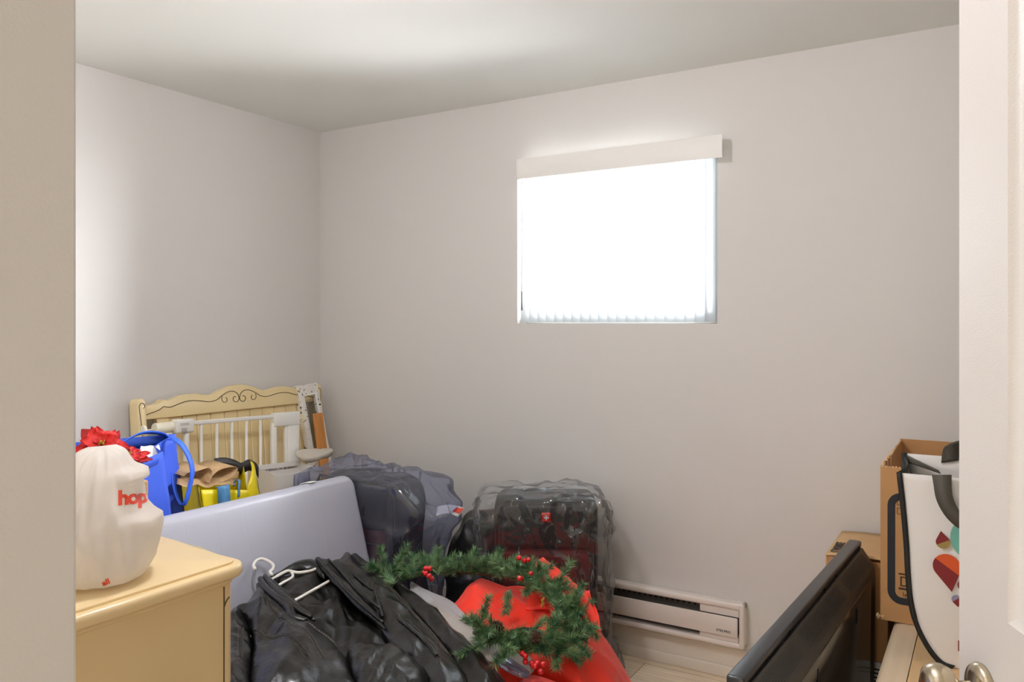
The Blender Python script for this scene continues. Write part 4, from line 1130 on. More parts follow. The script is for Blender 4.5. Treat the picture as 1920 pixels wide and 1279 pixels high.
garment('grey_jacket', 'mid grey sleeve lying just above the lowest grey garment', 'clothes', [(-1.708,2.176,0.443),(-1.557,2.140,0.418),(-1.450,2.109,0.400),(-1.337,2.092,0.381),(-1.260,2.099,0.368),(-1.229,2.086,0.363),(-1.216,2.038,0.361),(-1.261,2.017,0.368),(-1.367,2.017,0.386),(-1.494,2.024,0.407),(-1.628,2.060,0.430)], .010, .020, M['greyc'], 9, AN, 'grey garments under the leather jacket')
garment('grey_cuff', 'warm grey cuffed sleeve over the off-white rolled cloth', 'clothes', [(-1.580,2.083,0.432),(-1.474,2.083,0.414),(-1.387,2.077,0.399),(-1.302,2.073,0.385),(-1.280,2.050,0.381),(-1.238,1.971,0.374),(-1.230,1.930,0.373),(-1.312,1.936,0.387),(-1.452,1.967,0.410)], .020, .018, M['greyb'], 14, AN)
garment('rolled_cloth', 'off-white rolled cloth with a rounded end below the grey cuff', 'clothes', [(-1.321,2.081,0.378),(-1.274,2.084,0.370),(-1.204,2.078,0.359),(-1.167,2.064,0.352),(-1.146,2.035,0.349),(-1.137,1.996,0.348),(-1.149,1.968,0.350),(-1.209,1.978,0.360),(-1.280,1.988,0.371)], .0, .034, M['shirt'], 19, AN)
garment('garment_cover', 'clear crinkled plastic strip at the end of the rolled cloth', 'plastic cover', [(-1.250,1.984,0.376),(-1.227,1.992,0.372),(-1.179,1.983,0.365),(-1.126,1.965,0.356),(-1.117,1.928,0.354),(-1.164,1.919,0.362),(-1.221,1.939,0.372)], .020, .012, M['filmb'], 23, AN)

# ================================================================== BLACK LEATHER JACKET
jk = thing('leather_jacket', 'black leather biker jacket spread open over the clothes heap', 'jacket', (-1.70, 1.78, .44))
W = lambda a, f, amp, s: ridges(a, f[0], f[1], amp*1.5, s)
def jp(name, outl, off, puff, edge, wr_, m='leather', res=.0085, solid=.004, label=None, base=pile):
    w2 = wr_ if name in ('lapel', 'back_collar') else summed(wr_, ridges(radians(-70), 4, 19, .006, off*900), ridges(radians(-15), 4, 17, .005, off*700+3))
    return obj(name, patch(outl, lambda x, y: base(x, y)+off, res, puff, edge, w2), M[m], jk, world=True, solid=solid, label=label)
dn = radians(-30)
jp('back_lining', [(-1.926,1.658,0.499),(-2.005,1.758,0.513),(-2.039,1.833,0.518),(-2.057,1.943,0.521),(-2.024,2.023,0.516),(-2.011,2.171,0.514),(-1.877,2.134,0.491),(-1.658,1.962,0.455),(-1.457,1.818,0.421),(-1.299,1.688,0.395),(-1.396,1.488,0.411),(-1.555,1.497,0.437),(-1.775,1.585,0.474)], -.012, .012, .03, summed(W(radians(-50), (2.5, 17), .013, 3), W(radians(20), (4, 9), .006, 8)), 'lining', label='dark satin lining')
jp('left_sleeve', [(-1.942,1.564,0.502),(-1.951,1.629,0.503),(-1.901,1.620,0.495),(-1.812,1.567,0.480),(-1.732,1.503,0.467),(-1.663,1.439,0.455),(-1.568,1.347,0.440),(-1.610,1.273,0.447),(-1.804,1.426,0.479)], .0, .050, .045, summed(W(radians(-60), (3, 16), .006, 31), W(radians(10), (2, 20), .004, 2)))
jp('left_front', [(-1.934,1.607,0.501),(-1.944,1.657,0.502),(-1.987,1.740,0.509),(-1.942,1.735,0.502),(-1.841,1.702,0.485),(-1.784,1.687,0.476),(-1.745,1.692,0.469),(-1.698,1.719,0.461),(-1.647,1.706,0.453),(-1.584,1.670,0.442),(-1.514,1.630,0.430),(-1.437,1.582,0.418),(-1.370,1.514,0.406),(-1.453,1.399,0.420),(-1.541,1.343,0.435),(-1.671,1.442,0.457),(-1.743,1.512,0.469),(-1.823,1.569,0.482),(-1.894,1.603,0.494)], .018, .030, .035, summed(W(radians(-48), (2.4, 13), .014, 11), W(radians(-10), (5, 14), .005, 5)))
jp('right_front', [(-2.016,2.005,0.514),(-1.977,2.053,0.508),(-2.006,2.170,0.513),(-1.885,2.138,0.492),(-1.754,2.097,0.471),(-1.622,2.030,0.449),(-1.455,1.939,0.421),(-1.312,1.854,0.397),(-1.207,1.781,0.379),(-1.191,1.660,0.377),(-1.289,1.698,0.393),(-1.375,1.751,0.407),(-1.445,1.767,0.419),(-1.518,1.801,0.431),(-1.612,1.857,0.447),(-1.750,1.913,0.470),(-1.906,1.967,0.496)], .016, .032, .04, summed(W(radians(-40), (2.0, 14), .011, 17), W(radians(0), (6, 12), .004, 6)))
jp('right_sleeve', [(-2.018,2.178,0.515),(-1.982,2.201,0.509),(-1.909,2.194,0.497),(-1.809,2.175,0.480),(-1.710,2.149,0.463),(-1.623,2.110,0.449),(-1.521,2.073,0.432),(-1.404,2.019,0.412),(-1.304,1.969,0.395),(-1.215,1.923,0.381),(-1.145,1.874,0.369),(-1.105,1.780,0.362),(-1.179,1.740,0.375),(-1.307,1.847,0.396),(-1.453,1.936,0.420),(-1.618,2.024,0.448),(-1.751,2.094,0.470),(-1.879,2.131,0.492)], .006, .036, .04, summed(W(radians(-42), (2.0, 16), .009, 23), W(radians(30), (3, 12), .004, 9)))
# facing strip inside the right front
jp('front_facing', [(-1.951,1.965,0.503),(-1.883,1.945,0.492),(-1.748,1.887,0.470),(-1.629,1.840,0.450),(-1.543,1.815,0.435),(-1.474,1.762,0.424),(-1.499,1.727,0.428),(-1.600,1.776,0.445),(-1.735,1.848,0.467),(-1.864,1.906,0.489)], .006, .012, .02, W(radians(-45), (2, 12), .006, 40))
# gathered waist piece across the bottom
def ruche(x, y): return .0035*sin((x*cos(radians(20))+y*sin(radians(20)))*150+6*noise.noise(Vector((x*9, y*9, 2))))
jp('waist_panel', [(-1.540,1.666,0.435),(-1.525,1.711,0.432),(-1.487,1.747,0.426),(-1.445,1.767,0.419),(-1.382,1.760,0.408),(-1.312,1.729,0.397),(-1.254,1.630,0.387),(-1.318,1.518,0.398),(-1.424,1.560,0.415)], .030, .030, .03, summed(ruche, W(radians(-20), (3, 12), .008, 51)))
# collar: stand at the back of the neck, thick folded band down the left side
jp('back_collar', [(-2.021,1.805,0.515),(-2.034,1.853,0.517),(-2.060,1.946,0.522),(-2.050,1.998,0.520),(-2.022,2.026,0.515),(-1.963,2.002,0.505),(-1.910,1.963,0.497),(-1.929,1.952,0.500),(-1.981,1.968,0.508),(-2.012,1.937,0.514),(-2.016,1.880,0.514),(-1.997,1.810,0.511)], .026, .022, .012, W(radians(60), (3, 15), .004, 61))
def cband(pxs, off, r_, name='collar_fold'):
    P = cat_rom([Vector(p)+Vector((0, 0, off)) for p in pxs], 6)
    n = len(P); R = [r_*(.55+.45*sin(pi*k/(n-1))) for k in range(n)]
    obj(name, T(P, R, 10), M['leather'], jk, world=True)
cband([(-2.022,1.780,0.515),(-1.962,1.746,0.505),(-1.882,1.718,0.492),(-1.814,1.703,0.481),(-1.762,1.673,0.472),(-1.722,1.689,0.465)], .040, .017)
cband([(-2.019,1.796,0.515),(-1.956,1.764,0.504),(-1.874,1.737,0.491),(-1.801,1.717,0.478),(-1.748,1.708,0.470),(-1.719,1.706,0.465)], .046, .012)
cband([(-2.016,1.805,0.514),(-1.951,1.782,0.503),(-1.862,1.752,0.489),(-1.773,1.719,0.474),(-1.709,1.708,0.463)], .040, .009)
cband([(-2.004,1.755,0.512),(-1.948,1.718,0.503),(-1.867,1.693,0.490),(-1.801,1.678,0.478),(-1.751,1.656,0.470)], .034, .012)
# ribbed right lapel with piping
def ribs(x, y): 
    return .0035*sin((x*cos(radians(62))+y*sin(radians(62)))*210+3*noise.noise(Vector((x*12, y*12, 1))))
jp('lapel', [(-2.018,2.017,0.515),(-1.973,2.044,0.507),(-1.866,2.027,0.489),(-1.756,2.015,0.471),(-1.714,1.976,0.464),(-1.647,1.920,0.453),(-1.560,1.838,0.438),(-1.532,1.817,0.434),(-1.587,1.828,0.443),(-1.670,1.854,0.456),(-1.766,1.894,0.473),(-1.890,1.948,0.493)], .044, .012, .010, ribs)
bm = bmesh.new()
for L_ in ([(-1.989,1.998,0.510),(-1.884,1.949,0.492),(-1.753,1.892,0.470),(-1.650,1.851,0.453),(-1.538,1.816,0.434)], [(-1.958,2.022,0.505),(-1.881,1.991,0.492),(-1.727,1.916,0.466),(-1.603,1.878,0.445)], [(-1.930,2.030,0.500),(-1.861,2.014,0.488),(-1.721,1.962,0.465),(-1.703,1.966,0.462)], [(-1.895,2.032,0.494),(-1.840,2.033,0.485),(-1.759,2.018,0.471),(-1.715,1.975,0.464),(-1.649,1.919,0.453),(-1.564,1.843,0.439)]):
    tube(bm, cat_rom([Vector(p)+Vector((0, 0, .0605)) for p in L_], 6), .0042, 8)
obj('piping', bm, M['leather'], jk, world=True)
# stitched seams: drop each seam on to the leather below and lay short threads along it
bpy.context.view_layer.update()
def bvh_of(parts):
    vs, fs = [], []
    for o in parts:
        k = len(vs); vs += [v.co.copy() for v in o.data.vertices]; fs += [tuple(k+i for i in p.vertices) for p in o.data.polygons]
    return BVHTree.FromPolygons(vs, fs)
tree = bvh_of([o for o in jk.children if o.name.split('.')[0] in ('left_front', 'right_front', 'right_sleeve', 'left_sleeve', 'waist_panel', 'lapel', 'front_facing')])
def drop(p, lift=.001):
    h = tree.ray_cast(Vector((p[0], p[1], 2)), Vector((0, 0, -1)))
    return (h[0]+h[1]*lift) if h[0] is not None else None
seams = [[(-1.906,1.690,0.496),(-1.796,1.644,0.478),(-1.717,1.612,0.464),(-1.662,1.603,0.455),(-1.591,1.580,0.443),(-1.513,1.543,0.430)], [(-1.795,1.549,0.477),(-1.737,1.552,0.468),(-1.668,1.546,0.456),(-1.590,1.527,0.443),(-1.531,1.503,0.433)], [(-1.694,1.659,0.461),(-1.633,1.664,0.450),(-1.568,1.670,0.439)],
         [(-1.993,2.164,0.510),(-1.862,2.117,0.489),(-1.750,2.076,0.470),(-1.615,2.010,0.447),(-1.451,1.920,0.420),(-1.317,1.840,0.398)], [(-1.952,1.976,0.504),(-1.936,2.062,0.501),(-1.933,2.136,0.500)], [(-1.820,2.069,0.482),(-1.700,2.038,0.462),(-1.567,1.969,0.439),(-1.446,1.906,0.419),(-1.319,1.826,0.398)],
         [(-1.865,2.148,0.489),(-1.718,2.115,0.464),(-1.576,2.077,0.441),(-1.461,2.036,0.422),(-1.345,1.984,0.402),(-1.238,1.936,0.384),(-1.170,1.898,0.373)], [(-1.574,1.900,0.441),(-1.505,1.865,0.429),(-1.441,1.848,0.418),(-1.373,1.822,0.407),(-1.302,1.774,0.395)], [(-1.822,1.534,0.482),(-1.757,1.476,0.471),(-1.692,1.420,0.460)], [(-1.518,1.649,0.431),(-1.562,1.664,0.438),(-1.623,1.696,0.449)]]
bm = bmesh.new(); groove = bmesh.new()
for sm in seams:
    C0 = cat_rom([Vector(p) for p in sm], 14)
    dr_ = [drop(p, .0002) for p in C0]; dr_ = [p for p in dr_ if p is not None]
    if len(dr_) > 3: tube(groove, dr_, .0016, 6)
    for off in (-.006, .006):
        acc = 0; last = None
        for a, b in zip(C0, C0[1:]):
            d = (b-a); L_ = d.length
            if L_ < 1e-6: continue
            nrm = Vector((-d.y, d.x, 0)).normalized()*off
            k = acc
            while k < L_:
                p = a+d*(k/L_)+nrm; q_ = a+d*((k+.0045)/L_)+nrm
                p, q_ = drop(p), drop(q_)
                if p is not None and q_ is not None and (p-q_).length < .008: tube(bm, [p, q_], .0009, 4)
                k += .0085
            acc = k-L_
obj('stitching', bm, M['stitch'], jk, world=True, smooth=False, label='paler double stitching')
obj('seam_ridges', groove, M['leather'], jk, world=True)
Z = [drop(p, .002) for p in cat_rom([(-1.543,1.885,0.435),(-1.508,1.857,0.430),(-1.463,1.838,0.422),(-1.416,1.828,0.414),(-1.370,1.813,0.406),(-1.314,1.776,0.397)], 10)]
Z = [p for p in Z if p is not None]
obj('pocket_zip', T(Z, .0045, 8), M['leather'], jk, world=True)
Z2 = [p+Vector((.004, .003, .0025)) for p in Z]
bm = bmesh.new()
for a, b in zip(Z2, Z2[1:]):
    for f in (0, .33, .66): bmesh.ops.create_cube(bm, size=.0026, matrix=Matrix.Translation(a.lerp(b, f)))
obj('zip_teeth', bm, M['zip'], jk, world=True, smooth=False, label='silver zip teeth')

# hanger inside the jacket
hg = thing('coat_hanger', 'white plastic coat hanger inside the collar of the leather jacket', 'coat hanger', [(-1.972,1.783,0.537)][0])
bm = bmesh.new()
R_ = .0052
tube(bm, cat_rom([Vector(p)+Vector((0, 0, .045)) for p in [(-2.077,1.807,0.524),(-2.102,1.821,0.529),(-2.125,1.852,0.533),(-2.126,1.878,0.533),(-2.100,1.883,0.528),(-2.065,1.872,0.523),(-2.042,1.849,0.519),(-2.032,1.829,0.517),(-2.010,1.818,0.513)]], 6), R_, 10)
tube(bm, cat_rom([Vector(p)+Vector((0, 0, .034)) for p in [(-1.996,1.781,0.511),(-2.001,1.794,0.512),(-2.016,1.855,0.514),(-2.021,1.893,0.515),(-2.007,1.903,0.513),(-1.988,1.913,0.510),(-1.975,1.949,0.507),(-1.975,1.989,0.507)]], 6), R_, 10)
tube(bm, cat_rom([Vector(p)+Vector((0, 0, .031)) for p in [(-1.965,1.777,0.506),(-1.962,1.792,0.505),(-1.969,1.830,0.507),(-1.977,1.870,0.508),(-1.991,1.890,0.510),(-2.005,1.899,0.513)]], 6), R_*.9, 10)
tube(bm, cat_rom([Vector(p)+Vector((0, 0, .034)) for p in [(-1.840,1.714,0.485),(-1.846,1.748,0.486),(-1.874,1.919,0.491),(-1.879,1.943,0.491)]], 4), R_*.95, 10)
obj('hanger', bm, M['hanger'], hg, world=True)

# ================================================================== TELEVISION
tvM = frame_m((-.411, 1.534, .004), (.0575, 1.169, 0), (.012, 0, 1))
tv = thing('television', 'black flat television standing on the floor with its vented back to the doorway', 'television', M=tvM)
TW, TVH = 1.172, .694
bz = obj('bezel', B((0, 0, 0), (TW, .037, TVH), .006, 3), M['tv'], tv, angle=50)
obj('screen', B((.03, .0365, .045), (TW-.03, .0385, TVH-.03)), M['screen'], tv, smooth=False)
# raised back: sloping border, flat field
ins0, ins1, dep_ = .024, .125, .050
bm = bmesh.new()
def rr(i, y, rad):
    pts = []
    for cx_, cz_, a0 in ((TW-i-rad, TVH-i-rad, 0), (i+rad, TVH-i-rad, pi/2), (i+rad, i+rad, pi), (TW-i-rad, i+rad, 3*pi/2)):
        for k in range(6): a = a0+pi/2*k/5; pts.append(bm.verts.new((cx_+rad*cos(a), y, cz_+rad*sin(a))))
    return pts
def rr2(ix, it, y, rad):
    pts = []
    for cx_, cz_, a0 in ((TW-ix-rad, TVH-it-rad, 0), (ix+rad, TVH-it-rad, pi/2), (ix+rad, ix+rad, pi), (TW-ix-rad, ix+rad, 3*pi/2)):
        for k in range(6): a = a0+pi/2*k/5; pts.append(bm.verts.new((cx_+rad*cos(a), y, cz_+rad*sin(a))))
    return pts
L0 = rr2(.020, .020, 0.001, .012); L1 = rr2(.022, .014, -.008, .012); L2 = rr2(.045, .050, -.046, .03); L3 = rr2(.055, .062, -.050, .03)
for A, Bq in ((L0, L1), (L1, L2), (L2, L3)):
    n = len(A)
    for k in range(n): bm.faces.new((A[k], A[(k+1) % n], Bq[(k+1) % n], Bq[k]))
bm.faces.new(L3)
obj('back_shell', bm, M['tvmat'], tv, angle=40)
pn = obj('rear_panel', B((.14, -.0515, .03), (TW-.13, -.046, TVH-.075), .004, 2), M['tvpan'], tv, angle=50, label='glossy brown-black rear panel')
# vents on the sloping top border
def slope(x, s, lift=.0004):
    """s: 0 at the top of the border, 1 at the flat field"""
    a = Vector((x, -.008, TVH-.014)); b = Vector((x, -.046, TVH-.050)); n_ = Vector((0, -.70, .71))
    return a.lerp(b, s)+n_*lift
bm = bmesh.new()
for xa, xb in ((.03, .29), (.34, .735), (.79, 1.085)):
    x = xa
    while x < xb:
        for k in range(9):
            s = .14+.085*k
            if xa < .2:
                p = slope(x+(.0045 if k % 2 else 0), s); q_ = slope(x+.005+(.0045 if k % 2 else 0), s); up_ = slope(x, s+.035)-slope(x, s)
            elif xa < .5 and x < .50:
                p = slope(x+(.0045 if k % 2 else 0), s); q_ = slope(x+.006+(.0045 if k % 2 else 0), s); up_ = slope(x, s+.035)-slope(x, s)
            else:
                p = slope(x, s); q_ = slope(x+.0095, s); up_ = slope(x, s+.032)-slope(x, s)
            v = [bm.verts.new(c_) for c_ in (p, q_, q_+up_, p+up_)]; bm.faces.new(v)
        x += .009
obj('vent_slots', bm, M['hole'], tv, smooth=False, label='black vent slots')
for x in (.32, .66, .80, 1.13): obj('screw', lathe(bmesh.new(), [(0, .0), (.0035, 0), (.004, -.002), (.004, .002)], 10, Matrix.Translation((x, -.0005, TVH-.012)) @ Matrix.Rotation(pi/2, 4, 'X')), M['hole'], tv)
for x, z in ((.37, TVH-.13), (.82, TVH-.13)):
    bm = bmesh.new(); lathe(bm, [(0, 0), (.009, 0), (.009, .001), (0, .001)], 16, Matrix.Translation((x, -.0516, z)) @ Matrix.Rotation(pi/2, 4, 'X')); box(bm, (x-.004, -.0526, z), (x+.004, -.0516, z+.03))
    obj('keyhole_mount', bm, M['hole'], pn, smooth=False)

# ================================================================== CARTONS ON THE RIGHT
wl = thing('white_flat_carton', 'white carton with black print on the floor below the low brown carton', 'cardboard box', (-.375, 2.90, 0))
obj('carton', B((-.085, -.165, 0), (.095, .17, .312), .003, 1), M['wcard'], wl, angle=40)
bm = bmesh.new()
for k, z in enumerate((.288, .276, .262, .25)): box(bm, (.062, -.1662, z), (.09-.006*k, -.1652, z+.0045))
obj('print', bm, M['ink'], wl, smooth=False)
bx = thing('low_carton', 'low brown carton with lettering on its lid, behind the television', 'cardboard box', (-.365, 2.90, .3135))
bm = B((-.092, -.165, 0), (.092, .17, .313), .003, 1)
obj('carton', bm, M['card'], bx, angle=40)
bm = sheet((-.093, -.167, .318), (.093, -.170, .326), (.093, .171, .322), (-.093, .171, .318), 6, 6, lambda s, t: (0, 0, .004*sin(pi*s)))
obj('lid_flap', bm, M['cardl'], bx, solid=.004)
me = text_mesh('IT WONSITE', .030, .0004, .0008); me.transform(Matrix.Translation((-.055, -.150, .3245)) @ Matrix.Rotation(radians(90), 4, 'Z') @ Matrix.Diagonal((.8, 1.2, 1, 1)))
obj('lid_lettering', me, M['ink'], bx, smooth=False)

tc_ = thing('tall_carton', 'tall open brown carton with a black rounded outline, standing on the birch unit', 'cardboard box', M=frame_m((-.262, 2.432, .5535), (1, .0, 0), (0, 0, 1)))
BW, BD, BH = .47, .575, .428; t = .005
bm = bmesh.new()
box(bm, (0, 0, 0), (BW, t, BH)); box(bm, (0, BD-t, 0), (BW, BD, BH+.006)); box(bm, (BW-t, t, 0), (BW, BD-t, BH)); box(bm, (t, t, 0), (BW-t, BD-t, t)); 
# left side with torn notches along its top
def torn(y): return BH+.004*noise.noise(Vector((y*25, 3, 1)))-(.045 if abs(y-.22) < .008 else 0)-(.05 if abs(y-.135) < .007 else 0)-(.02 if abs(y-.07) < .005 else 0)
ys_ = [BD*k/90 for k in range(91)]
pf = [bm.verts.new((0, y, torn(y))) for y in ys_]; pb = [bm.verts.new((t, y, torn(y))) for y in ys_]
qf = [bm.verts.new((0, y, 0)) for y in ys_]; qb = [bm.verts.new((t, y, 0)) for y in ys_]
for k in range(90):
    bm.faces.new((qf[k], qf[k+1], pf[k+1], pf[k])); bm.faces.new((qb[k+1], qb[k], pb[k], pb[k+1])); bm.faces.new((pf[k], pf[k+1], pb[k+1], pb[k]))
obj('carton', bm, M['card'], tc_, smooth=False)
bm = bmesh.new()
q = random.Random(2)
for k in range(26):
    y = .02+k*.012; s = q.uniform(.003, .008)
    lathe(bm, [(0, -s*.6), (s*.5, 0), (0, s*.8)], 5, Matrix.Translation((q.uniform(-.003, .006), y, torn(y)+.0)))
for k in range(14):
    x = .006+k*.0085; s = q.uniform(.002, .004); lathe(bm, [(0, -s), (s, 0), (0, s)], 5, Matrix.Translation((x, .002, BH)))
for k in range(7): s = q.uniform(.003, .007); lathe(bm, [(0, -s), (s*.6, 0), (0, s)], 5, Matrix.Translation((q.uniform(-.012, .008), -.002, .008+q.uniform(-.006, .006))))
obj('torn_edge', bm, M['torn'], tc_, smooth=False, label='pale torn cardboard edge')
# printed outline: rounded rectangle band
def band(bm, x0, x1, z0, z1, rad, wd, y):
    o_, i_ = [], []
    for (cx_, cz_, a0) in ((x1-rad, z1-rad, 0), (x0+rad, z1-rad, pi/2), (x0+rad, z0+rad, pi), (x1-rad, z0+rad, 3*pi/2)):
        for k in range(8):
            a = a0+pi/2*k/7; o_.append(bm.verts.new((cx_+rad*cos(a), y, cz_+rad*sin(a)))); i_.append(bm.verts.new((cx_+(rad-wd)*cos(a), y, cz_+(rad-wd)*sin(a))))
    n = len(o_)
    for k in range(n): bm.faces.new((o_[k], o_[(k+1) % n], i_[(k+1) % n], i_[k]))
pq = [(-0.244,2.432,0.912),(-0.225,2.432,0.604),(-0.220,2.432,0.897),(-0.205,2.432,0.878),(-0.220,2.432,0.871),(-0.205,2.432,0.853),(-0.216,2.432,0.684),(-0.215,2.432,0.653)]
lx = lambda p: p[0]+.262
lz = lambda p: p[2]-.5535
bm = bmesh.new(); band(bm, lx(pq[0]), .42, lz(pq[1]), lz(pq[0]), .036, .0195, -.0008)
obj('printed_outline', bm, M['ink'], tc_, smooth=False)
bm = bmesh.new()
for a_, b_ in ((pq[2], pq[3]), (pq[4], pq[5])): band(bm, lx(a_), lx(a_)+.026, lz(b_), lz(a_), .002, .0017, -.0008)
obj('printed_squares', bm, M['inkb'], tc_, smooth=False)
zz = lz(pq[7])
bm = bmesh.new()
box(bm, (lx(pq[6]), -.0009, zz+.0335), (lx(pq[6])+.07, -.0003, zz+.038)); obj('printed_bar', bm, M['inkb'], tc_, smooth=False)
bm = B((lx(pq[6]), -.0009, zz-.0075), (lx(pq[6])+.05, -.0003, zz-.002))
obj('printed_bar', bm, M['inkb'], tc_, smooth=False)
text('printed_letter', 'D', .040, M['inkb'], tc_, (lx(pq[6])+.001, -.0004, zz+.002))
text('printed_letter', 'le', .018, M['inkb'], tc_, (lx(pq[6])+.010, -.0004, zz-.026))

# ================================================================== BIRCH UNIT
un = thing('birch_unit', 'low pale birch unit with a rounded front edge beside the television', 'cabinet', (-.232, 1.95, 0))
UL0, UL1, UT = -.28, 1.09, .552
obj('top_board', B((.068, UL0, UT-.022), (.60, UL1, UT), .0015, 1), M['oak'], un, angle=40)
prof = [(.066, UT), (.030, UT-.0005), (.012, UT-.004), (.003, UT-.012), (0, UT-.024), (.003, UT-.036), (.012, UT-.044), (.066, UT-.046)]
bm = bmesh.new(); A = [bm.verts.new((x, UL0, z)) for x, z in prof]; Bq = [bm.verts.new((x, UL1, z)) for x, z in prof]
for k in range(len(prof)): bm.faces.new((A[k], A[(k+1) % len(prof)], Bq[(k+1) % len(prof)], Bq[k]))
bm.faces.new(A); bm.faces.new(Bq[::-1])
obj('rounded_edge', bm, M['oakedge'], un, angle=40)
obj('front_board', B((.030, UL0+.01, .05), (.048, UL1-.01, UT-.044), .001, 1), M['oakedge'], un, angle=40)
for y in (UL0+.012, UL1-.032): obj('side_board', B((.048, y, 0), (.59, y+.02, UT-.022), .001, 1), M['oak'], un, angle=40)
obj('plinth', B((.06, UL0+.012, 0), (.078, UL1-.012, .05)), M['oakedge'], un, smooth=False)

# ================================================================== WHITE SHOPPING TOTE
to = thing('white_shopping_tote', 'white laminated shopping tote with coloured drops and black binding', 'tote bag', M=frame_m((-.181, 2.178, .5535), (1, -.0, 0), (.012, -.0, 1)))
TB = 1.0
def front_out():
    # left edge bows and the lower corner sags inwards
    return [(-.012, .457), (-.004, .38), (.004, .28), (.008, .20), (.014, .14), (.028, .085), (.052, .038), (.078, .008), (.105, .0015)]
lefte = cat_rom([(x, z, 0) for x, z in front_out()], 5)
bm = bmesh.new(); prev = None
for p in lefte:
    row = [bm.verts.new((p.x+(.335-p.x)*k/14, -.012*sin(pi*k/14)*sin(pi*min(1, p.y/.46)), p.y)) for k in range(15)]
    if prev:
        for k in range(14): bm.faces.new((prev[k], prev[k+1], row[k+1], row[k]))
    prev = row
obj('front_panel', bm, M['tote'], to, solid=.002)
bm = bmesh.new()
ribbon(bm, [(p.x+.001, -.003, p.y) for p in lefte], [Vector((.012, 0, .004)) if p.y > .1 else Vector((.008, 0, .010)) for p in lefte])
obj('edge_binding', bm, M['totebk'], to, solid=.003)
bm = bmesh.new(); prev = None
for p in lefte:
    row = [bm.verts.new((p.x-.004+.03*sin(pi*k/8)*.6, .002+.165*k/8, p.y+.02*(k/8)*(p.y/.46))) for k in range(9)]
    if prev:
        for k in range(8): bm.faces.new((prev[k], prev[k+1], row[k+1], row[k]))
    prev = row
obj('side_gusset', bm, M['totebk'], to, solid=.002)
obj('back_panel', sheet((.10, .168, .0015), (.335, .168, .0015), (.335, .168, .482), (-.012, .168, .482), 10, 14), M['tote'], to, solid=.002)
obj('back_binding', ribbon(bmesh.new(), [(-.014, .166, .36), (-.014, .166, .484)], [(.013, 0, 0)]*2), M['totebk'], to, solid=.003)
obj('gusset_fold', sheet((-.010, .150, .462), (.075, .07, .452), (.070, .07, .460), (-.008, .158, .480), 6, 3), M['totes'], to, solid=.002)
obj('base', sheet((.10, 0, .0015), (.335, 0, .0015), (.335, .165, .0015), (.10, .165, .0015), 3, 3), M['tote'], to, solid=.001)
P = cat_rom([(.074, -.010, .462), (.076, -.020, .445), (.080, -.030, .415), (.090, -.034, .390), (.106, -.036, .368), (.130, -.034, .350), (.160, -.03, .346), (.19, -.03, .358), (.21, -.03, .39), (.22, -.02, .44), (.222, -.010, .462)], 5)
Wd = [Vector((.042-.012*sin(pi*k/(len(P)-1)), 0, .004+.010*sin(pi*k/(len(P)-1)))) for k in range(len(P))]
obj('front_handle', ribbon(bmesh.new(), [p+Vector((.008, 0, 0)) for p in P], Wd), M['totes'], to, solid=.003)
P = cat_rom([(.085, .160, .470), (.088, .157, .500), (.098, .15, .517), (.125, .145, .530), (.165, .145, .532), (.21, .15, .515), (.225, .157, .49), (.225, .160, .470)], 5)
obj('back_handle', ribbon(bmesh.new(), [p+Vector((.008, 0, 0)) for p in P], [Vector((.040, 0, .010)) for _ in P]), M['totes'], to, solid=.003)
# printed drops
def drop_shape(cx_, cz_, r_, ang, ca, cb, split, lx_=1.75):
    """teardrop whose tip points along ang; coloured ca on one side of the split line, cb on the other"""
    pts = [(lx_*r_, 0)]+[(r_*cos(a), r_*sin(a)) for a in [radians(55)+k*radians(250)/24 for k in range(25)]]
    R2 = Matrix.Rotation(ang, 2)
    P_ = [R2 @ Vector(p) for p in pts]
    nrm = Vector((cos(split), sin(split)))
    def clip(sg):
        o_ = []
        for i in range(len(P_)):
            a, b = P_[i-1], P_[i]; da, db = sg*a.dot(nrm), sg*b.dot(nrm)
            if da >= 0: o_.append(a)
            if da*db < 0: o_.append(a.lerp(b, da/(da-db)))
        return o_
    for sg, c_ in ((1, ca), (-1, cb)):
        Q_ = clip(sg)
        if len(Q_) < 3: continue
        bm = bmesh.new(); vs = [bm.verts.new((cx_+p.x, -.0145, cz_+p.y)) for p in Q_]; bm.faces.new(vs)
        obj('printed_drop', bm, M[c_], to, smooth=False)
drop_shape(.085, .302, .0155, radians(100), 'mar', 'olv', radians(118))
drop_shape(.093, .245, .030, radians(-80), 'ora', 'mar', radians(55), 2.0)
drop_shape(.113, .170, .0105, radians(-78), 'lil', 'mar', radians(130))
drop_shape(.128, .205, .013, radians(95), 'olv', 'mar', radians(10))
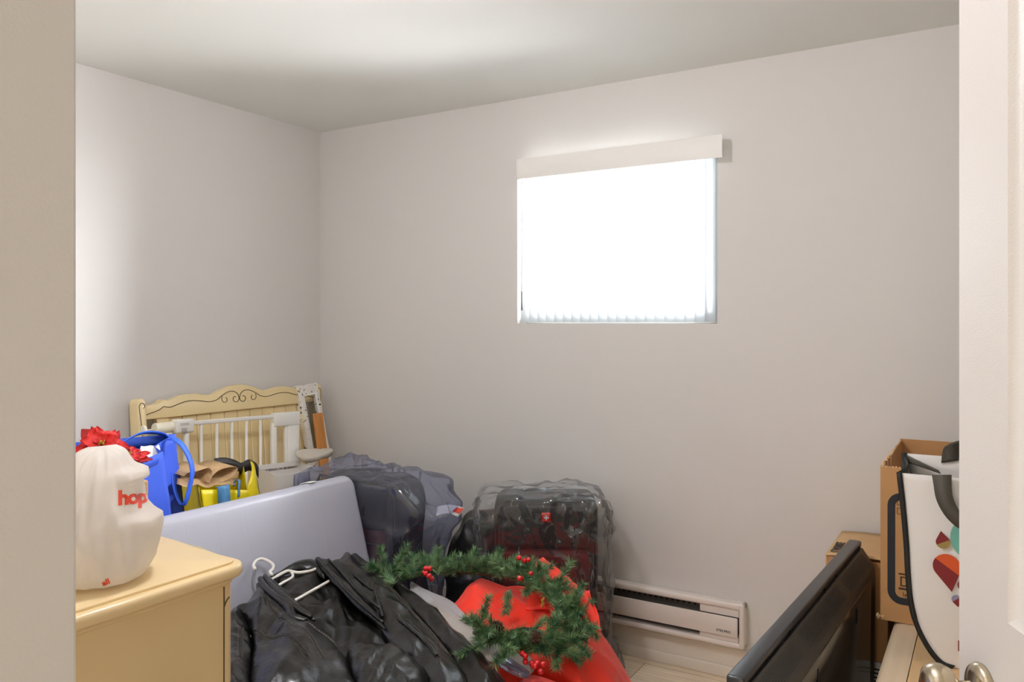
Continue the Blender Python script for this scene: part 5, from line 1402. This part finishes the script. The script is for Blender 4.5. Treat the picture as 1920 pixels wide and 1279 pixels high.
bm = lathe(bmesh.new(), [(0, 0), (.055, 0)], 36, Matrix.Translation((.155, -.0140, .318)) @ Matrix.Rotation(pi/2, 4, 'X')); obj('printed_disc', bm, M['tea'], to, smooth=False)
obj('printed_mark', B((.116, -.006, .045), (.138, -.0045, .070)), M['mar'], to, smooth=False)

# ================================================================== LIGHT AND CAMERA
wd = bpy.data.worlds.new('daylight'); scene.world = wd; wd.use_nodes = True
bgn = wd.node_tree.nodes['Background']; bgn.inputs['Color'].default_value = (.93, .97, 1, 1); bgn.inputs['Strength'].default_value = 10.0
def area(name, loc, target, sx, sy, e, col):
    l = bpy.data.lights.new(name, 'AREA'); l.shape = 'RECTANGLE'; l.size = sx; l.size_y = sy; l.energy = e; l.color = col
    o = bpy.data.objects.new(name, l); COL.objects.link(o); o.location = loc
    o.rotation_euler = (Vector(target)-Vector(loc)).to_track_quat('-Z', 'Y').to_euler(); return o
area('daylight_off_bright_ground', (.2, 5.2, .1), (-1.38, 3.1, 1.7), 5.5, 3.2, 1500, (.97, .985, 1))
area('daylight_sky', (1.3, 5.3, 2.5), (-1.38, 3.1, 1.75), 4.5, 1.6, 3200, (.93, .96, 1))
area('hall_fill', (-.35, -1.62, 1.35), (-.35, 0, 1.35), 1.3, 1.9, 22, (1, .93, .84))  # added warm fill from the hall side, no window stands there

cam = bpy.data.cameras.new('camera'); co = bpy.data.objects.new('camera', cam); COL.objects.link(co)
co.location = (0, 0, 1.38); co.rotation_euler = (pi/2, 0, radians(31.05))
cam.sensor_width = 36; cam.lens = 36*1488/1920; cam.shift_y = -(639.5-607)/1920
cam.clip_start = .01
scene.camera = co
vs_ = scene.view_settings; vs_.view_transform = 'Standard'; vs_.look = 'None'; vs_.gamma = 1; vs_.use_curve_mapping = False; vs_.exposure = 0.08
scene.display_settings.display_device = 'sRGB'
cy = scene.cycles
cy.use_denoising = True; cy.max_bounces = 9; cy.diffuse_bounces = 6; cy.glossy_bounces = 4; cy.transparent_max_bounces = 24; cy.transmission_bounces = 6
cy.caustics_reflective = False; cy.caustics_refractive = False; cy.sample_clamp_indirect = 6
